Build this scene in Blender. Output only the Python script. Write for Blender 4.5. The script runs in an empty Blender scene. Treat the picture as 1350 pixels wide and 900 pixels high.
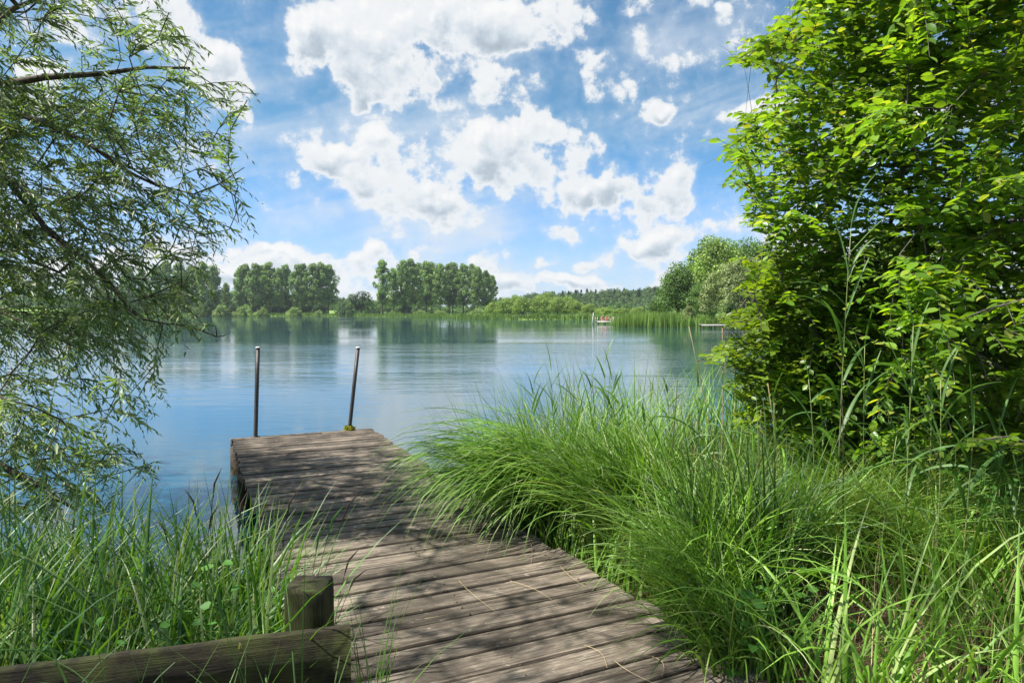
import bpy, bmesh, math, random
import numpy as np
from mathutils import Vector, Matrix
sc = bpy.context.scene
R = math.radians
rng = np.random.default_rng(7)
random.seed(7)

# ------------------------------------------------------------------ camera
CAMH, PITCH, F = 2.05, math.atan(39 / 900.0), 900.0
cam_d = bpy.data.cameras.new('camera'); cam = bpy.data.objects.new('camera', cam_d)
sc.collection.objects.link(cam); sc.camera = cam
cam.location = (0, 0, CAMH); cam.rotation_euler = (R(90) - PITCH, 0, 0)
cam_d.sensor_width = 36; cam_d.lens = 36 * F / 1350; cam_d.clip_start = 0.05; cam_d.clip_end = 20000

# ------------------------------------------------------------------ light, sky, exposure
SUN_EL, SUN_B = R(56), R(-10)          # elevation; SUN_B swings the sun from due left (-X) towards +Y
sun_dir = Vector((-math.cos(SUN_EL) * math.cos(SUN_B), math.cos(SUN_EL) * math.sin(SUN_B), math.sin(SUN_EL)))
sd = bpy.data.lights.new('sun', 'SUN'); sd.energy = 4.8; sd.angle = R(0.55); sd.color = (1.0, 0.95, 0.86)
so = bpy.data.objects.new('sun', sd); sc.collection.objects.link(so)
so.rotation_euler = (-sun_dir).to_track_quat('-Z', 'Y').to_euler()
SKY_STRENGTH = 0.055
vs = sc.view_settings
vs.view_transform = 'Standard'; vs.look = 'None'; vs.gamma = 1; vs.use_curve_mapping = False
vs.exposure = 1.15
sc.cycles.use_denoising = True
sc.cycles.max_bounces = 8; sc.cycles.diffuse_bounces = 3; sc.cycles.glossy_bounces = 3
sc.cycles.transmission_bounces = 4; sc.cycles.volume_bounces = 0
sc.cycles.caustics_reflective = False; sc.cycles.caustics_refractive = False
sc.cycles.sample_clamp_indirect = 6

# ------------------------------------------------------------------ pixel <-> world (1350 x 900 photo pixels)
fw = np.array([0, math.cos(PITCH), -math.sin(PITCH)]); up_ = np.array([0, math.sin(PITCH), math.cos(PITCH)])
def ray(px, py):
    return fw + np.array([1., 0, 0]) * ((px - 675) / F) - up_ * ((py - 450) / F)
def PD(px, py, Y):
    r = ray(px, py); return np.array([0, 0, CAMH]) + r * (Y / r[1])
def PZ(px, py, z):
    r = ray(px, py); return np.array([0, 0, CAMH]) + r * ((z - CAMH) / r[2])
def proj(P):
    P = np.asarray(P, float); q = P - np.array([0, 0, CAMH])
    d = q @ fw; d = np.where(d < .05, .05, d)
    return 675 + F * q[..., 0] / d, 450 - F * (q @ up_) / d
def in_poly(x, y, poly):
    poly = np.array(poly, float); inside = np.zeros(np.shape(x), bool); n = len(poly)
    for i in range(n):
        x1, y1 = poly[i]; x2, y2 = poly[(i + 1) % n]
        if y1 == y2: continue
        c = ((y1 > y) != (y2 > y)) & (x < (x2 - x1) * (y - y1) / (y2 - y1) + x1)
        inside ^= c
    return inside

# ------------------------------------------------------------------ the sky: Nishita + cumulus and cirrus, all by direction
class NT:
    def __init__(s, tree): s.t = tree; s.n = tree.nodes; s.l = tree.links
    def node(s, typ, **kw):
        n = s.n.new(typ)
        for k, v in kw.items(): setattr(n, k, v)
        return n
    def link(s, a, b): s.l.new(a, b)
    def inp(s, sock, v):
        if isinstance(v, bpy.types.NodeSocket): s.l.new(v, sock)
        elif v is not None: sock.default_value = v
    def math(s, op, a, b=None, c=None, clamp=False):
        n = s.node('ShaderNodeMath', operation=op, use_clamp=clamp)
        s.inp(n.inputs[0], a); s.inp(n.inputs[1], b); s.inp(n.inputs[2], c)
        return n.outputs[0]
    def vmath(s, op, a, b=None, scale=None):
        n = s.node('ShaderNodeVectorMath', operation=op)
        s.inp(n.inputs[0], a); s.inp(n.inputs[1], b)
        if scale is not None: s.inp(n.inputs['Scale'], scale)
        return n.outputs['Value'] if op in ('LENGTH', 'DOT_PRODUCT', 'DISTANCE') else n.outputs[0]
    def comb(s, x, y, z):
        n = s.node('ShaderNodeCombineXYZ'); s.inp(n.inputs[0], x); s.inp(n.inputs[1], y); s.inp(n.inputs[2], z); return n.outputs[0]
    def noise(s, vec, scale, detail=4, rough=.5, lac=2.0, dist=0.0, dim='3D'):
        n = s.node('ShaderNodeTexNoise', noise_dimensions=dim)
        s.inp(n.inputs['Vector'], vec); n.inputs['Scale'].default_value = scale; n.inputs['Detail'].default_value = detail
        n.inputs['Roughness'].default_value = rough; n.inputs['Lacunarity'].default_value = lac; n.inputs['Distortion'].default_value = dist
        return n.outputs[0]
    def ss(s, v, a, b, lo=0., hi=1.):
        n = s.node('ShaderNodeMapRange', interpolation_type='SMOOTHSTEP')
        s.inp(n.inputs[0], v); n.inputs[1].default_value = a; n.inputs[2].default_value = b; n.inputs[3].default_value = lo; n.inputs[4].default_value = hi
        return n.outputs[0]
    def mix(s, f, a, b):
        n = s.node('ShaderNodeMix', data_type='RGBA'); s.inp(n.inputs[0], f); s.inp(n.inputs[6], a); s.inp(n.inputs[7], b); return n.outputs[2]
    def mixf(s, f, a, b):
        n = s.node('ShaderNodeMix', data_type='FLOAT'); s.inp(n.inputs[0], f); s.inp(n.inputs[2], a); s.inp(n.inputs[3], b); return n.outputs[0]
    def ramp(s, f, stops):
        n = s.node('ShaderNodeValToRGB'); cr = n.color_ramp
        while len(cr.elements) < len(stops): cr.elements.new(.5)
        for e, (p, c) in zip(cr.elements, stops): e.position = p; e.color = (*c, 1)
        s.inp(n.inputs[0], f); return n.outputs[0]

BLOBS = [  # clouds: centre and radii, written as photo pixels and turned into azimuth / elevation of the real sky
 (440,45,72,50),(520,60,85,58),(610,28,105,42),(700,28,70,38),(520,108,48,28),(395,62,20,42),(470,100,45,32),
 (648,105,34,28),(688,142,30,26),
 (398,188,28,24),(440,215,42,26),(500,175,26,22),(520,205,52,36),(545,262,70,38),(612,212,50,34),(600,285,52,26),(480,245,36,26),
 (700,205,70,46),(765,190,34,30),(655,180,36,28),(735,252,60,28),(800,240,36,28),(865,262,60,40),(905,232,32,32),(700,165,30,26),
 (782,102,28,32),(828,118,30,28),(880,143,22,14),(762,76,20,13),
 (738,297,36,17),(862,326,40,20),(800,332,26,20),
 (908,12,22,17),(945,28,18,12),(840,5,26,12),
 (215,25,62,46),(278,92,50,42),(300,135,26,22),(120,20,56,44),(40,120,50,40),
 (322,336,40,18),(395,345,60,26),(485,343,44,22),(330,368,90,24),(460,372,80,22),(235,340,50,30),(150,352,60,26),(645,342,26,20),(600,366,40,16),(660,372,60,16),(712,352,20,12),(770,345,18,10),(760,374,60,14),(862,356,30,14),(900,372,50,16),(60,350,60,25),
 (1060,330,90,26),(1250,330,90,30),(1200,120,120,60),(1010,140,60,26)]
def azel(px, py):
    r = ray(px, py); return math.atan2(r[0], r[1]), math.asin(r[2] / np.linalg.norm(r))
grp = bpy.data.node_groups.new('cloud_density', 'ShaderNodeTree')
grp.interface.new_socket('P', in_out='INPUT', socket_type='NodeSocketVector')
grp.interface.new_socket('D', in_out='OUTPUT', socket_type='NodeSocketFloat'); grp.interface.new_socket('B', in_out='OUTPUT', socket_type='NodeSocketFloat')
g = NT(grp); gi = g.node('NodeGroupInput'); go = g.node('NodeGroupOutput'); P = gi.outputs[0]
n0 = g.node('ShaderNodeTexNoise', noise_dimensions='2D'); g.link(P, n0.inputs['Vector']); n0.inputs['Scale'].default_value = 7; n0.inputs['Detail'].default_value = 3
w0 = g.vmath('SCALE', g.vmath('SUBTRACT', n0.outputs['Color'], (.5, .5, .5)), scale=.075)
n0b = g.node('ShaderNodeTexNoise', noise_dimensions='2D'); g.link(P, n0b.inputs['Vector']); n0b.inputs['Scale'].default_value = 26; n0b.inputs['Detail'].default_value = 2
w0b = g.vmath('SCALE', g.vmath('SUBTRACT', n0b.outputs['Color'], (.5, .5, .5)), scale=.030)
Q = g.vmath('MULTIPLY', g.vmath('ADD', g.vmath('ADD', P, w0), w0b), (1, 1, 0))
tot = None
for (bx, by, rx, ry) in BLOBS:
    a, e = azel(bx, by); s_ = math.cos(math.atan((bx - 675) / F)) ** 2
    ra, re = rx / F * s_ * 1.12, ry / F * s_ * 1.12
    v = g.vmath('MULTIPLY', g.vmath('SUBTRACT', Q, (a, e, 0)), (1 / ra, 1 / re, 0))
    m = g.math('MAXIMUM', g.math('SUBTRACT', 1.0, g.vmath('DOT_PRODUCT', v, v)), 0.0)
    if rx < 36: m = g.math('MULTIPLY', m, .62)
    tot = m if tot is None else g.math('ADD', tot, m)
    ml = g.vmath('SCALE', v, scale=m); acc = ml if tot is m else g.vmath('ADD', acc, ml)
sb = g.node('ShaderNodeSeparateXYZ'); g.link(acc, sb.inputs[0])
g.link(g.math('DIVIDE', g.math('SUBTRACT', sb.outputs[1], g.math('MULTIPLY', sb.outputs[0], .35)), g.math('MAXIMUM', tot, .12)), go.inputs[1])
# the rest of the sky, outside the photographed sector, gets scattered cumulus from noise alone
sx = g.node('ShaderNodeSeparateXYZ'); g.link(P, sx.inputs[0])
side = g.ss(g.math('ABSOLUTE', sx.outputs[0]), .66, .85)
high = g.ss(sx.outputs[1], .52, .7)
away = g.math('MAXIMUM', side, high)
gen = g.math('MULTIPLY', g.ss(g.noise(P, 2.6, 2, dim='2D'), .5, .72), away)
tot = g.math('MINIMUM', g.math('ADD', tot, gen), 1.25)
fb = g.noise(g.vmath('MULTIPLY', P, (1, 1.15, 1)), 11, 8, .64, 2.2, dim='2D')
vor = g.node('ShaderNodeTexVoronoi', feature='SMOOTH_F1', voronoi_dimensions='2D'); g.link(g.vmath('ADD', P, g.vmath('SCALE', w0b, scale=.7)), vor.inputs['Vector'])
vor.inputs['Scale'].default_value = 30; vor.inputs['Detail'].default_value = 1; vor.inputs['Roughness'].default_value = .55; vor.inputs['Smoothness'].default_value = .6
d = g.math('ADD', g.math('MULTIPLY', g.math('POWER', tot, .72), 1.10), g.math('MULTIPLY', g.math('SUBTRACT', fb, .5), 3.3))
d = g.math('ADD', d, g.math('MULTIPLY', g.math('SUBTRACT', .42, vor.outputs['Distance']), .55))
g.link(d, go.inputs[0])

world = bpy.data.worlds.new('World'); sc.world = world; world.use_nodes = True
world.node_tree.nodes.clear(); w = NT(world.node_tree)
tc = w.node('ShaderNodeTexCoord'); D = tc.outputs['Generated']
sep = w.node('ShaderNodeSeparateXYZ'); w.link(D, sep.inputs[0])
az = w.math('ARCTAN2', sep.outputs[0], sep.outputs[1]); el = w.math('ARCSINE', sep.outputs[2])
PP = w.comb(az, el, 0.0)
def dens(p):
    n = w.node('ShaderNodeGroup'); n.node_tree = grp; w.inp(n.inputs[0], p); return n.outputs
d0, base = dens(PP)
d1 = dens(w.vmath('ADD', PP, (-.006, .010, 0)))[0]
alpha = w.ss(d0, .16, .68)
alpha = w.math('MULTIPLY', alpha, w.ss(el, -.005, .02))
thick = w.ss(d0, .55, 1.5)
lit = w.math('ADD', w.math('MULTIPLY', w.math('MULTIPLY', w.math('SUBTRACT', d0, d1), thick), .42), .84)      # small relief, lit from the upper left
lit = w.math('SUBTRACT', lit, w.math('MULTIPLY', w.math('MULTIPLY', w.ss(base, .40, -.55), thick), .62))     # shaded bases
ccol = w.ramp(lit, [(.0, (.42, .51, .60)), (.35, (.57, .66, .75)), (.62, (.79, .86, .93)), (.82, (.96, .99, 1.02)), (1.0, (1.06, 1.06, 1.06))])
sky = w.node('ShaderNodeTexSky', sky_type='NISHITA'); sky.sun_disc = False
sky.sun_elevation = SUN_EL; sky.sun_rotation = math.atan2(sun_dir.x, sun_dir.y)
sky.air_density = 1.25; sky.dust_density = .35; sky.ozone_density = 2.2; sky.altitude = 450
hs = w.node('ShaderNodeHueSaturation'); hs.inputs['Saturation'].default_value = .94; w.link(sky.outputs[0], hs.inputs['Color'])
CL = 7.6
airc = w.vmath('MULTIPLY', hs.outputs[0], w.mix(w.ss(el, .30, .02), (.53, .90, 1.06, 1), (.46, .88, 1.62, 1)))
# high thin cirrus streaks
cs = w.vmath('MULTIPLY', w.vmath('ADD', PP, w.comb(0.0, w.math('MULTIPLY', az, -.22), 0.0)), (1.6, 9.5, 1))
ci = w.ss(w.noise(cs, 1.9, 5, .52, 2.0, .2, dim='2D'), .36, .74)
ci2 = w.ss(w.noise(PP, 3.0, 4, .6, dim='2D'), .3, .7)
cirrus = w.math('MULTIPLY', w.math('MULTIPLY', ci, ci2), .62)
low = w.ss(el, .20, .0, 0., .50)
veil = w.math('MINIMUM', w.math('ADD', w.math('ADD', cirrus, low), w.ss(d0, -.6, .5, 0, .24)), .85)
cx = w.mix(veil, airc, (CL * .80, CL * .88, CL * .97, 1))
cw = w.vmath('SCALE', ccol, scale=CL * .97)
fin = w.mix(alpha, cx, cw)
bg = w.node('ShaderNodeBackground'); w.link(fin, bg.inputs[0]); bg.inputs[1].default_value = SKY_STRENGTH
wo = w.node('ShaderNodeOutputWorld'); w.link(bg.outputs[0], wo.inputs[0])
world.cycles.sampling_method = 'MANUAL'; world.cycles.sample_map_resolution = 512

# ------------------------------------------------------------------ helpers: objects
COL = sc.collection
def tag(o, label=None, cat=None, group=None, kind=None):
    if label: o['label'] = label
    if cat: o['category'] = cat
    if group: o['group'] = group
    if kind: o['kind'] = kind
    return o
def empty(name, loc=(0, 0, 0), rz=0, label=None, cat=None, group=None):
    o = bpy.data.objects.new(name, None); COL.objects.link(o); o.location = tuple(loc); o.rotation_euler = (0, 0, rz)
    o.empty_display_size = .1
    return tag(o, label, cat, group)
def mesh_np(name, V, Fc, mat, smooth=False):
    """V (n,3); Fc list of int arrays, each (m,k)"""
    me = bpy.data.meshes.new(name)
    V = np.asarray(V, np.float32); me.vertices.add(len(V)); me.vertices.foreach_set('co', V.ravel())
    Fc = [np.asarray(f, np.int32) for f in Fc if len(f)]
    nl = sum(f.size for f in Fc); npoly = sum(len(f) for f in Fc)
    me.loops.add(nl); me.polygons.add(npoly)
    me.loops.foreach_set('vertex_index', np.concatenate([f.ravel() for f in Fc]))
    tot = np.concatenate([np.full(len(f), f.shape[1]) for f in Fc]); st = np.concatenate([[0], np.cumsum(tot)[:-1]]).astype(np.int32)
    me.polygons.foreach_set('loop_start', st)
    if smooth: me.polygons.foreach_set('use_smooth', np.ones(npoly, bool))
    me.update(calc_edges=True)
    if mat: me.materials.append(mat)
    return me
def link(name, me, parent=None):
    o = bpy.data.objects.new(name, me); COL.objects.link(o); o.parent = parent; return o
class MB:
    def __init__(s): s.V = []; s.F4 = []; s.F3 = []; s.n = 0
    def add(s, V, F4=None, F3=None):
        V = np.asarray(V, float).reshape(-1, 3)
        s.V.append(V)
        if F4 is not None and len(F4): s.F4.append(np.asarray(F4) + s.n)
        if F3 is not None and len(F3): s.F3.append(np.asarray(F3) + s.n)
        s.n += len(V)
    def box(s, c, size, rot=None, taper=1.0):
        x, y, z = np.array(size) / 2
        v = np.array([[-x,-y,-z],[x,-y,-z],[x,y,-z],[-x,y,-z],[-x*taper,-y*taper,z],[x*taper,-y*taper,z],[x*taper,y*taper,z],[-x*taper,y*taper,z]])
        if rot is not None: v = v @ np.array(rot.to_3x3()).T
        s.add(v + np.array(c), [[0,3,2,1],[4,5,6,7],[0,1,5,4],[1,2,6,5],[2,3,7,6],[3,0,4,7]])
    def tube(s, pts, rad, sides=6, cap=True):
        pts = np.asarray(pts, float); n = len(pts); rad = np.broadcast_to(rad, (n,))
        T = np.gradient(pts, axis=0); T /= np.linalg.norm(T, axis=1)[:, None] + 1e-9
        ref = np.array([0, 0, 1.]) if abs(T[:, 2]).mean() < .8 else np.array([1., 0, 0])
        A = np.cross(T, ref); A /= np.linalg.norm(A, axis=1)[:, None] + 1e-9; B = np.cross(T, A)
        th = np.arange(sides) / sides * 2 * np.pi
        ring = pts[:, None] + rad[:, None, None] * (np.cos(th)[None, :, None] * A[:, None] + np.sin(th)[None, :, None] * B[:, None])
        i = np.arange(n - 1)[:, None] * sides; j = np.arange(sides)[None]; k = (j + 1) % sides
        f = np.stack([i + j, i + k, i + sides + k, i + sides + j], -1).reshape(-1, 4)
        V = ring.reshape(-1, 3); f3 = None
        if cap:
            V = np.vstack([V, pts[:1], pts[-1:]]); a = n * sides
            jj = np.arange(sides); kk = (jj + 1) % sides
            f3 = np.vstack([np.stack([jj * 0 + a, kk, jj], 1), np.stack([jj * 0 + a + 1, (n - 1) * sides + jj, (n - 1) * sides + kk], 1)])
        s.add(V, f, f3)
    def mesh(s, name, mat, smooth=False):
        fs = []
        if s.F4: fs.append(np.vstack(s.F4))
        if s.F3: fs.append(np.vstack(s.F3))
        return mesh_np(name, np.vstack(s.V), fs, mat, smooth)
    def build(s, name, mat, parent=None, smooth=False): return link(name, s.mesh(name, mat, smooth), parent)
def unit(v): return v / (np.linalg.norm(v, axis=-1, keepdims=True) + 1e-9)

# ------------------------------------------------------------------ materials
def new_mat(name):
    m = bpy.data.materials.new(name); m.use_nodes = True; m.node_tree.nodes.clear(); t = NT(m.node_tree)
    out = t.node('ShaderNodeOutputMaterial'); return m, t, out
def principled(t, col, rough=.6, spec=.5, normal=None, ior=None):
    p = t.node('ShaderNodeBsdfPrincipled'); t.inp(p.inputs['Base Color'], col if isinstance(col, bpy.types.NodeSocket) else (*col, 1))
    t.inp(p.inputs['Roughness'], rough); p.inputs['Specular IOR Level'].default_value = spec
    if ior: p.inputs['IOR'].default_value = ior
    if normal is not None: t.link(normal, p.inputs['Normal'])
    return p
def bump(t, h, strength, dist=.01, normal=None):
    b = t.node('ShaderNodeBump'); t.inp(b.inputs['Strength'], strength); b.inputs['Distance'].default_value = dist; t.inp(b.inputs['Height'], h)
    if normal is not None: t.link(normal, b.inputs['Normal'])
    return b.outputs[0]
def leaf_mat(name, cols, transl=.35, rough=.45, spec=.35, tcol=None, var=.35, vscale=.6):
    """cols: list of base colours picked per leaf; transl: share of light passing through the leaf"""
    m, t, out = new_mat(name)
    ge = t.node('ShaderNodeNewGeometry'); rp = ge.outputs['Random Per Island']
    c = t.ramp(rp, [(i / (len(cols) - 1), cc) for i, cc in enumerate(cols)])
    tcn = t.node('ShaderNodeTexCoord')
    nz = t.noise(tcn.outputs['Object'], vscale, 3, .6)
    oi = t.node('ShaderNodeObjectInfo')
    f = t.math('MULTIPLY', t.ss(nz, .3, .7, 1 - var, 1 + var), t.math('ADD', .86, t.math('MULTIPLY', oi.outputs['Random'], .28)))
    c = t.vmath('SCALE', c, scale=f)
    p = principled(t, c, rough, spec)
    tr = t.node('ShaderNodeBsdfTranslucent')
    tc_ = t.vmath('MULTIPLY', c, tcol or (1.5, 1.55, .55)); t.link(tc_, tr.inputs[0])
    mx = t.node('ShaderNodeMixShader'); mx.inputs[0].default_value = transl
    t.link(p.outputs[0], mx.inputs[1]); t.link(tr.outputs[0], mx.inputs[2]); t.link(mx.outputs[0], out.inputs[0])
    return m
def bark_mat(name, c1, c2, scale=12, bs=.5):
    m, t, out = new_mat(name); tcn = t.node('ShaderNodeTexCoord')
    v = t.vmath('MULTIPLY', tcn.outputs['Object'], (1, 1, .35))
    n = t.noise(v, scale, 5, .65); c = t.mix(t.ss(n, .35, .68), (*c1, 1), (*c2, 1))
    p = principled(t, c, .85, .2, bump(t, n, bs, .02)); t.link(p.outputs[0], out.inputs[0]); return m
def plain_mat(name, c, rough=.6, spec=.4, metal=0, var=.2, scale=20):
    m, t, out = new_mat(name); tcn = t.node('ShaderNodeTexCoord'); n = t.noise(tcn.outputs['Object'], scale, 4, .6)
    cc = t.vmath('SCALE', t.mix(0.0, (*c, 1), (*c, 1)), scale=t.ss(n, .3, .7, 1 - var, 1 + var))
    p = principled(t, cc, rough, spec, bump(t, n, .15, .004)); p.inputs['Metallic'].default_value = metal
    t.link(p.outputs[0], out.inputs[0]); return m

M_willow = leaf_mat('willow_leaf', [(.10,.17,.045), (.18,.26,.09), (.30,.37,.21), (.12,.20,.05)], .40, .40, .5, (1.25, 1.4, .45))
M_beech = leaf_mat('broad_leaf', [(.075,.16,.018), (.12,.24,.024), (.19,.31,.035), (.09,.19,.022), (.15,.28,.03), (.30,.34,.06)], .50, .34, .5, (1.7, 1.6, .4))
M_sedge = leaf_mat('sedge_blade', [(.08,.18,.02), (.14,.28,.035), (.22,.38,.06), (.11,.23,.03), (.18,.33,.045), (.36,.42,.18)], .32, .42, .4, (1.4, 1.5, .45), .3, 1.2)
M_fine = leaf_mat('fine_blade', [(.10,.20,.022), (.16,.29,.03), (.22,.36,.05), (.12,.23,.03), (.38,.40,.15)], .32, .45, .35, (1.4, 1.45, .45), .35, 1.5)
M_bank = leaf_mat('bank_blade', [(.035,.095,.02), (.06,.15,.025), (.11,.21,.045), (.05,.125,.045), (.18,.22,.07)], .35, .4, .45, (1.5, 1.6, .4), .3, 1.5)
M_reed = leaf_mat('reed_blade', [(.07,.15,.04), (.10,.20,.055), (.14,.24,.09)], .35, .45, .4, (1.4, 1.5, .5), .2, 2)
M_reedstem = plain_mat('reed_stem', (.16,.20,.07), .5)
M_dry = leaf_mat('dry_blade', [(.28,.21,.10), (.42,.34,.19), (.20,.13,.06)], .2, .6, .3, (1.1, 1, .8), .3, 3)
M_spike = plain_mat('spike_brown', (.045,.028,.02), .8)
M_weed = leaf_mat('weed_leaf', [(.045,.13,.025), (.065,.18,.03), (.09,.21,.04)], .35, .5, .25, (1.4, 1.5, .4), .25, 3)
M_bark = bark_mat('willow_bark', (.035,.03,.022), (.11,.095,.07))
M_bark2 = bark_mat('grey_bark', (.06,.055,.045), (.17,.155,.13))
M_farbark = bark_mat('far_bark', (.05,.042,.03), (.13,.11,.085), 3)
def farleaf(name, cols, t=.25): return leaf_mat(name, cols, t, .55, .25, (1.4, 1.5, .5), .28, .22)
M_pop = farleaf('poplar_leaf', [(.11,.19,.055), (.16,.25,.08), (.22,.32,.11)])
M_pop2 = farleaf('poplar_leaf_pale', [(.13,.22,.06), (.18,.29,.085), (.25,.35,.12)])
M_bushl = farleaf('bush_leaf', [(.15,.23,.06), (.20,.29,.085), (.26,.35,.12)])
M_bushd = farleaf('bush_leaf_dark', [(.035,.075,.025), (.055,.11,.035), (.08,.14,.045)])
M_mixed = farleaf('mixed_leaf', [(.15,.25,.045), (.21,.31,.06), (.27,.37,.09)])
M_conif = farleaf('conifer_leaf', [(.018,.045,.022), (.03,.065,.03), (.045,.085,.04)], .1)
M_forest = farleaf('forest_leaf', [(.07,.14,.045), (.10,.18,.055), (.14,.22,.065)])
M_dense = farleaf('dense_leaf', [(.075,.15,.03), (.11,.20,.04), (.15,.25,.06)])
M_weep = farleaf('weeping_leaf', [(.17,.23,.075), (.23,.29,.11), (.29,.35,.15)])
M_belt = leaf_mat('belt_blade', [(.10,.18,.035), (.15,.25,.05), (.20,.29,.08)], .3, .5, .3, (1.3, 1.4, .5), .25, .2)

# ------------------------------------------------------------------ lake outline and terrain
LAKE = np.array([(-260,9),(-60,6.5),(-12,4.9),(-6,4.3),(-2.6,3.95),(-1.0,4.0),(-.55,4.6),(.05,5.6),(1.2,6.5),(2.6,7.0),(4.2,9.5),(7,16),(20,45),(32,76),(37,86),
  (26,91),(22,94),(15.5,97),(17.5,104),(24,118),(30,140),(30,160),(20,176),(2,181),(-9,196),(-40,278),(-80,312),(-150,318),(-260,290),(-380,240),(-420,100)], float)
def lake_sd(X, Y):
    """signed distance to the lake edge, negative in the water"""
    X = np.asarray(X, float); Y = np.asarray(Y, float); best = np.full(X.shape, 1e9); n = len(LAKE)
    for i in range(n):
        a = LAKE[i]; b = LAKE[(i + 1) % n]; ab = b - a; t = ((X - a[0]) * ab[0] + (Y - a[1]) * ab[1]) / (ab @ ab); t = np.clip(t, 0, 1)
        best = np.minimum(best, np.hypot(X - a[0] - t * ab[0], Y - a[1] - t * ab[1]))
    return np.where(in_poly(X, Y, LAKE), -best, best)
def ground_z(X, Y):
    X = np.asarray(X, float); Y = np.asarray(Y, float)
    s = lake_sd(X, Y)
    bank = .32 * (1 - np.exp(-np.maximum(s, 0) / .5)) + np.clip((s - 25) / 160, 0, 1) ** 1.3 * 4.2 * (Y > 60)
    z = np.where(s > 0, bank, np.maximum(s * .35, -2.5))
    near = np.exp(-np.hypot(X, Y) / 40)
    z = z + .05 * np.sin(X * 2.3 + 1) * np.cos(Y * 1.9) * near * (s > 0)
    return z
def sinhgrid(n, lo, hi, c, k):
    u = np.linspace(-1, 1, n); v = np.sinh(u * k) / np.sinh(k)
    return np.where(v < 0, c + v * (c - lo), c + v * (hi - c))
gx = sinhgrid(330, -1000, 1000, 0, 7.2); gy = np.concatenate([sinhgrid(260, -300, 640, 5, 6.2), np.linspace(660, 1300, 20)])
GX, GY = np.meshgrid(gx, gy); GZ = ground_z(GX, GY)
V = np.stack([GX, GY, GZ], -1).reshape(-1, 3); nx = len(gx); ny = len(gy)
ii = (np.arange(ny - 1)[:, None] * nx + np.arange(nx - 1)[None]).ravel()
m, t, out = new_mat('ground_mat'); tcn = t.node('ShaderNodeTexCoord'); ob = tcn.outputs['Object']
n1 = t.noise(ob, 3.0, 6, .65); n2 = t.noise(ob, .05, 4, .6)
soil = t.mix(t.ss(n1, .35, .68), (.045, .033, .02, 1), (.13, .10, .055, 1))
grs = t.mix(t.ss(n2, .4, .6), (.10, .17, .035, 1), (.15, .23, .05, 1))
ln = t.vmath('LENGTH', ob)
c = t.mix(t.ss(ln, 14, 40), soil, grs); c = t.mix(t.ss(ln, 300, 340), c, (.15, .24, .05, 1))
p = principled(t, c, .9, .15, bump(t, n1, .6, .05)); t.link(p.outputs[0], out.inputs[0])
gm = mesh_np('ground', V, [np.stack([ii, ii + 1, ii + nx + 1, ii + nx], 1)], m, True)
tag(link('ground', gm), kind='structure')

# water: one flat sheet at z = 0
m, t, out = new_mat('lake_water'); tcn = t.node('ShaderNodeTexCoord'); ob = tcn.outputs['Object']
sp = t.node('ShaderNodeSeparateXYZ'); t.link(ob, sp.inputs[0])
r1 = t.noise(t.vmath('MULTIPLY', ob, (.55, 1.5, 1)), 1.9, 4, .55, 2.0, .3)
r2 = t.noise(t.vmath('MULTIPLY', ob, (.35, 1.0, 1)), .55, 3, .5, 2.0, .4)
r3 = t.noise(t.vmath('MULTIPLY', ob, (.6, 1.0, 1)), 9.0, 3, .55)
patch = t.noise(t.vmath('MULTIPLY', ob, (.012, .045, 1)), 1.0, 3, .55)
windy = t.ss(patch, .40, .62, .22, 1.15)
dist = t.vmath('LENGTH', ob)
farw = t.ss(dist, 20, 110, 1.0, .16)                      # flatter to the eye where the water lies in the lee
band = t.ss(t.noise(t.vmath('MULTIPLY', ob, (.004, .03, 1)), 1.0, 2, .5), .5, .58)
band = t.math('MULTIPLY', band, t.ss(dist, 130, 175))
amp = t.math('MULTIPLY', windy, farw)
amp = t.math('ADD', amp, t.math('MULTIPLY', band, .9))
h = t.math('ADD', t.math('MULTIPLY', r1, .45), t.math('MULTIPLY', r2, .9))
h = t.math('ADD', h, t.math('MULTIPLY', r3, .07))
nb = bump(t, t.math('MULTIPLY', h, amp), 1.0, .037)
deep = t.mix(t.ss(patch, .35, .65), (.013, .060, .088, 1), (.013, .058, .066, 1))
p = principled(t, deep, .045, .5, nb, 2.25)
t.link(p.outputs[0], out.inputs[0]); M_water = m
lx = sinhgrid(60, -430, 60, 0, 3); ly = np.linspace(-2, 330, 60); LX, LY = np.meshgrid(lx, ly)
V = np.stack([LX, LY, LX * 0], -1).reshape(-1, 3); ii = (np.arange(59)[:, None] * 60 + np.arange(59)[None]).ravel()
tag(link('lake_water', mesh_np('lake_water', V, [np.stack([ii, ii + 1, ii + 61, ii + 60], 1)], m)), kind='structure')

# ------------------------------------------------------------------ dock
H = .40; hh = CAMH - H
ang = math.atan((254 - 675) / F)                 # dock runs away to the left
dk = np.array([math.sin(ang), math.cos(ang)]); pl = np.array([dk[1], -dk[0]])       # along the dock / along a plank
cl = PZ(305, 577.5, H)[:2]; cr = PZ(491, 566, H)[:2]
W = abs((cr - cl) @ pl); LEN = 9.3
# local frame: x along planks from the left edge, y back towards the camera from the lake end
dock = empty('wooden_dock', (cl[0], cl[1], 0), 0, 'weathered grey plank dock reaching from the grassy bank out over the lake', 'dock')
dock.matrix_world = Matrix(((pl[0], -dk[0], 0, cl[0]), (pl[1], -dk[1], 0, cl[1]), (0, 0, 1, 0), (0, 0, 0, 1)))
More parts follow.
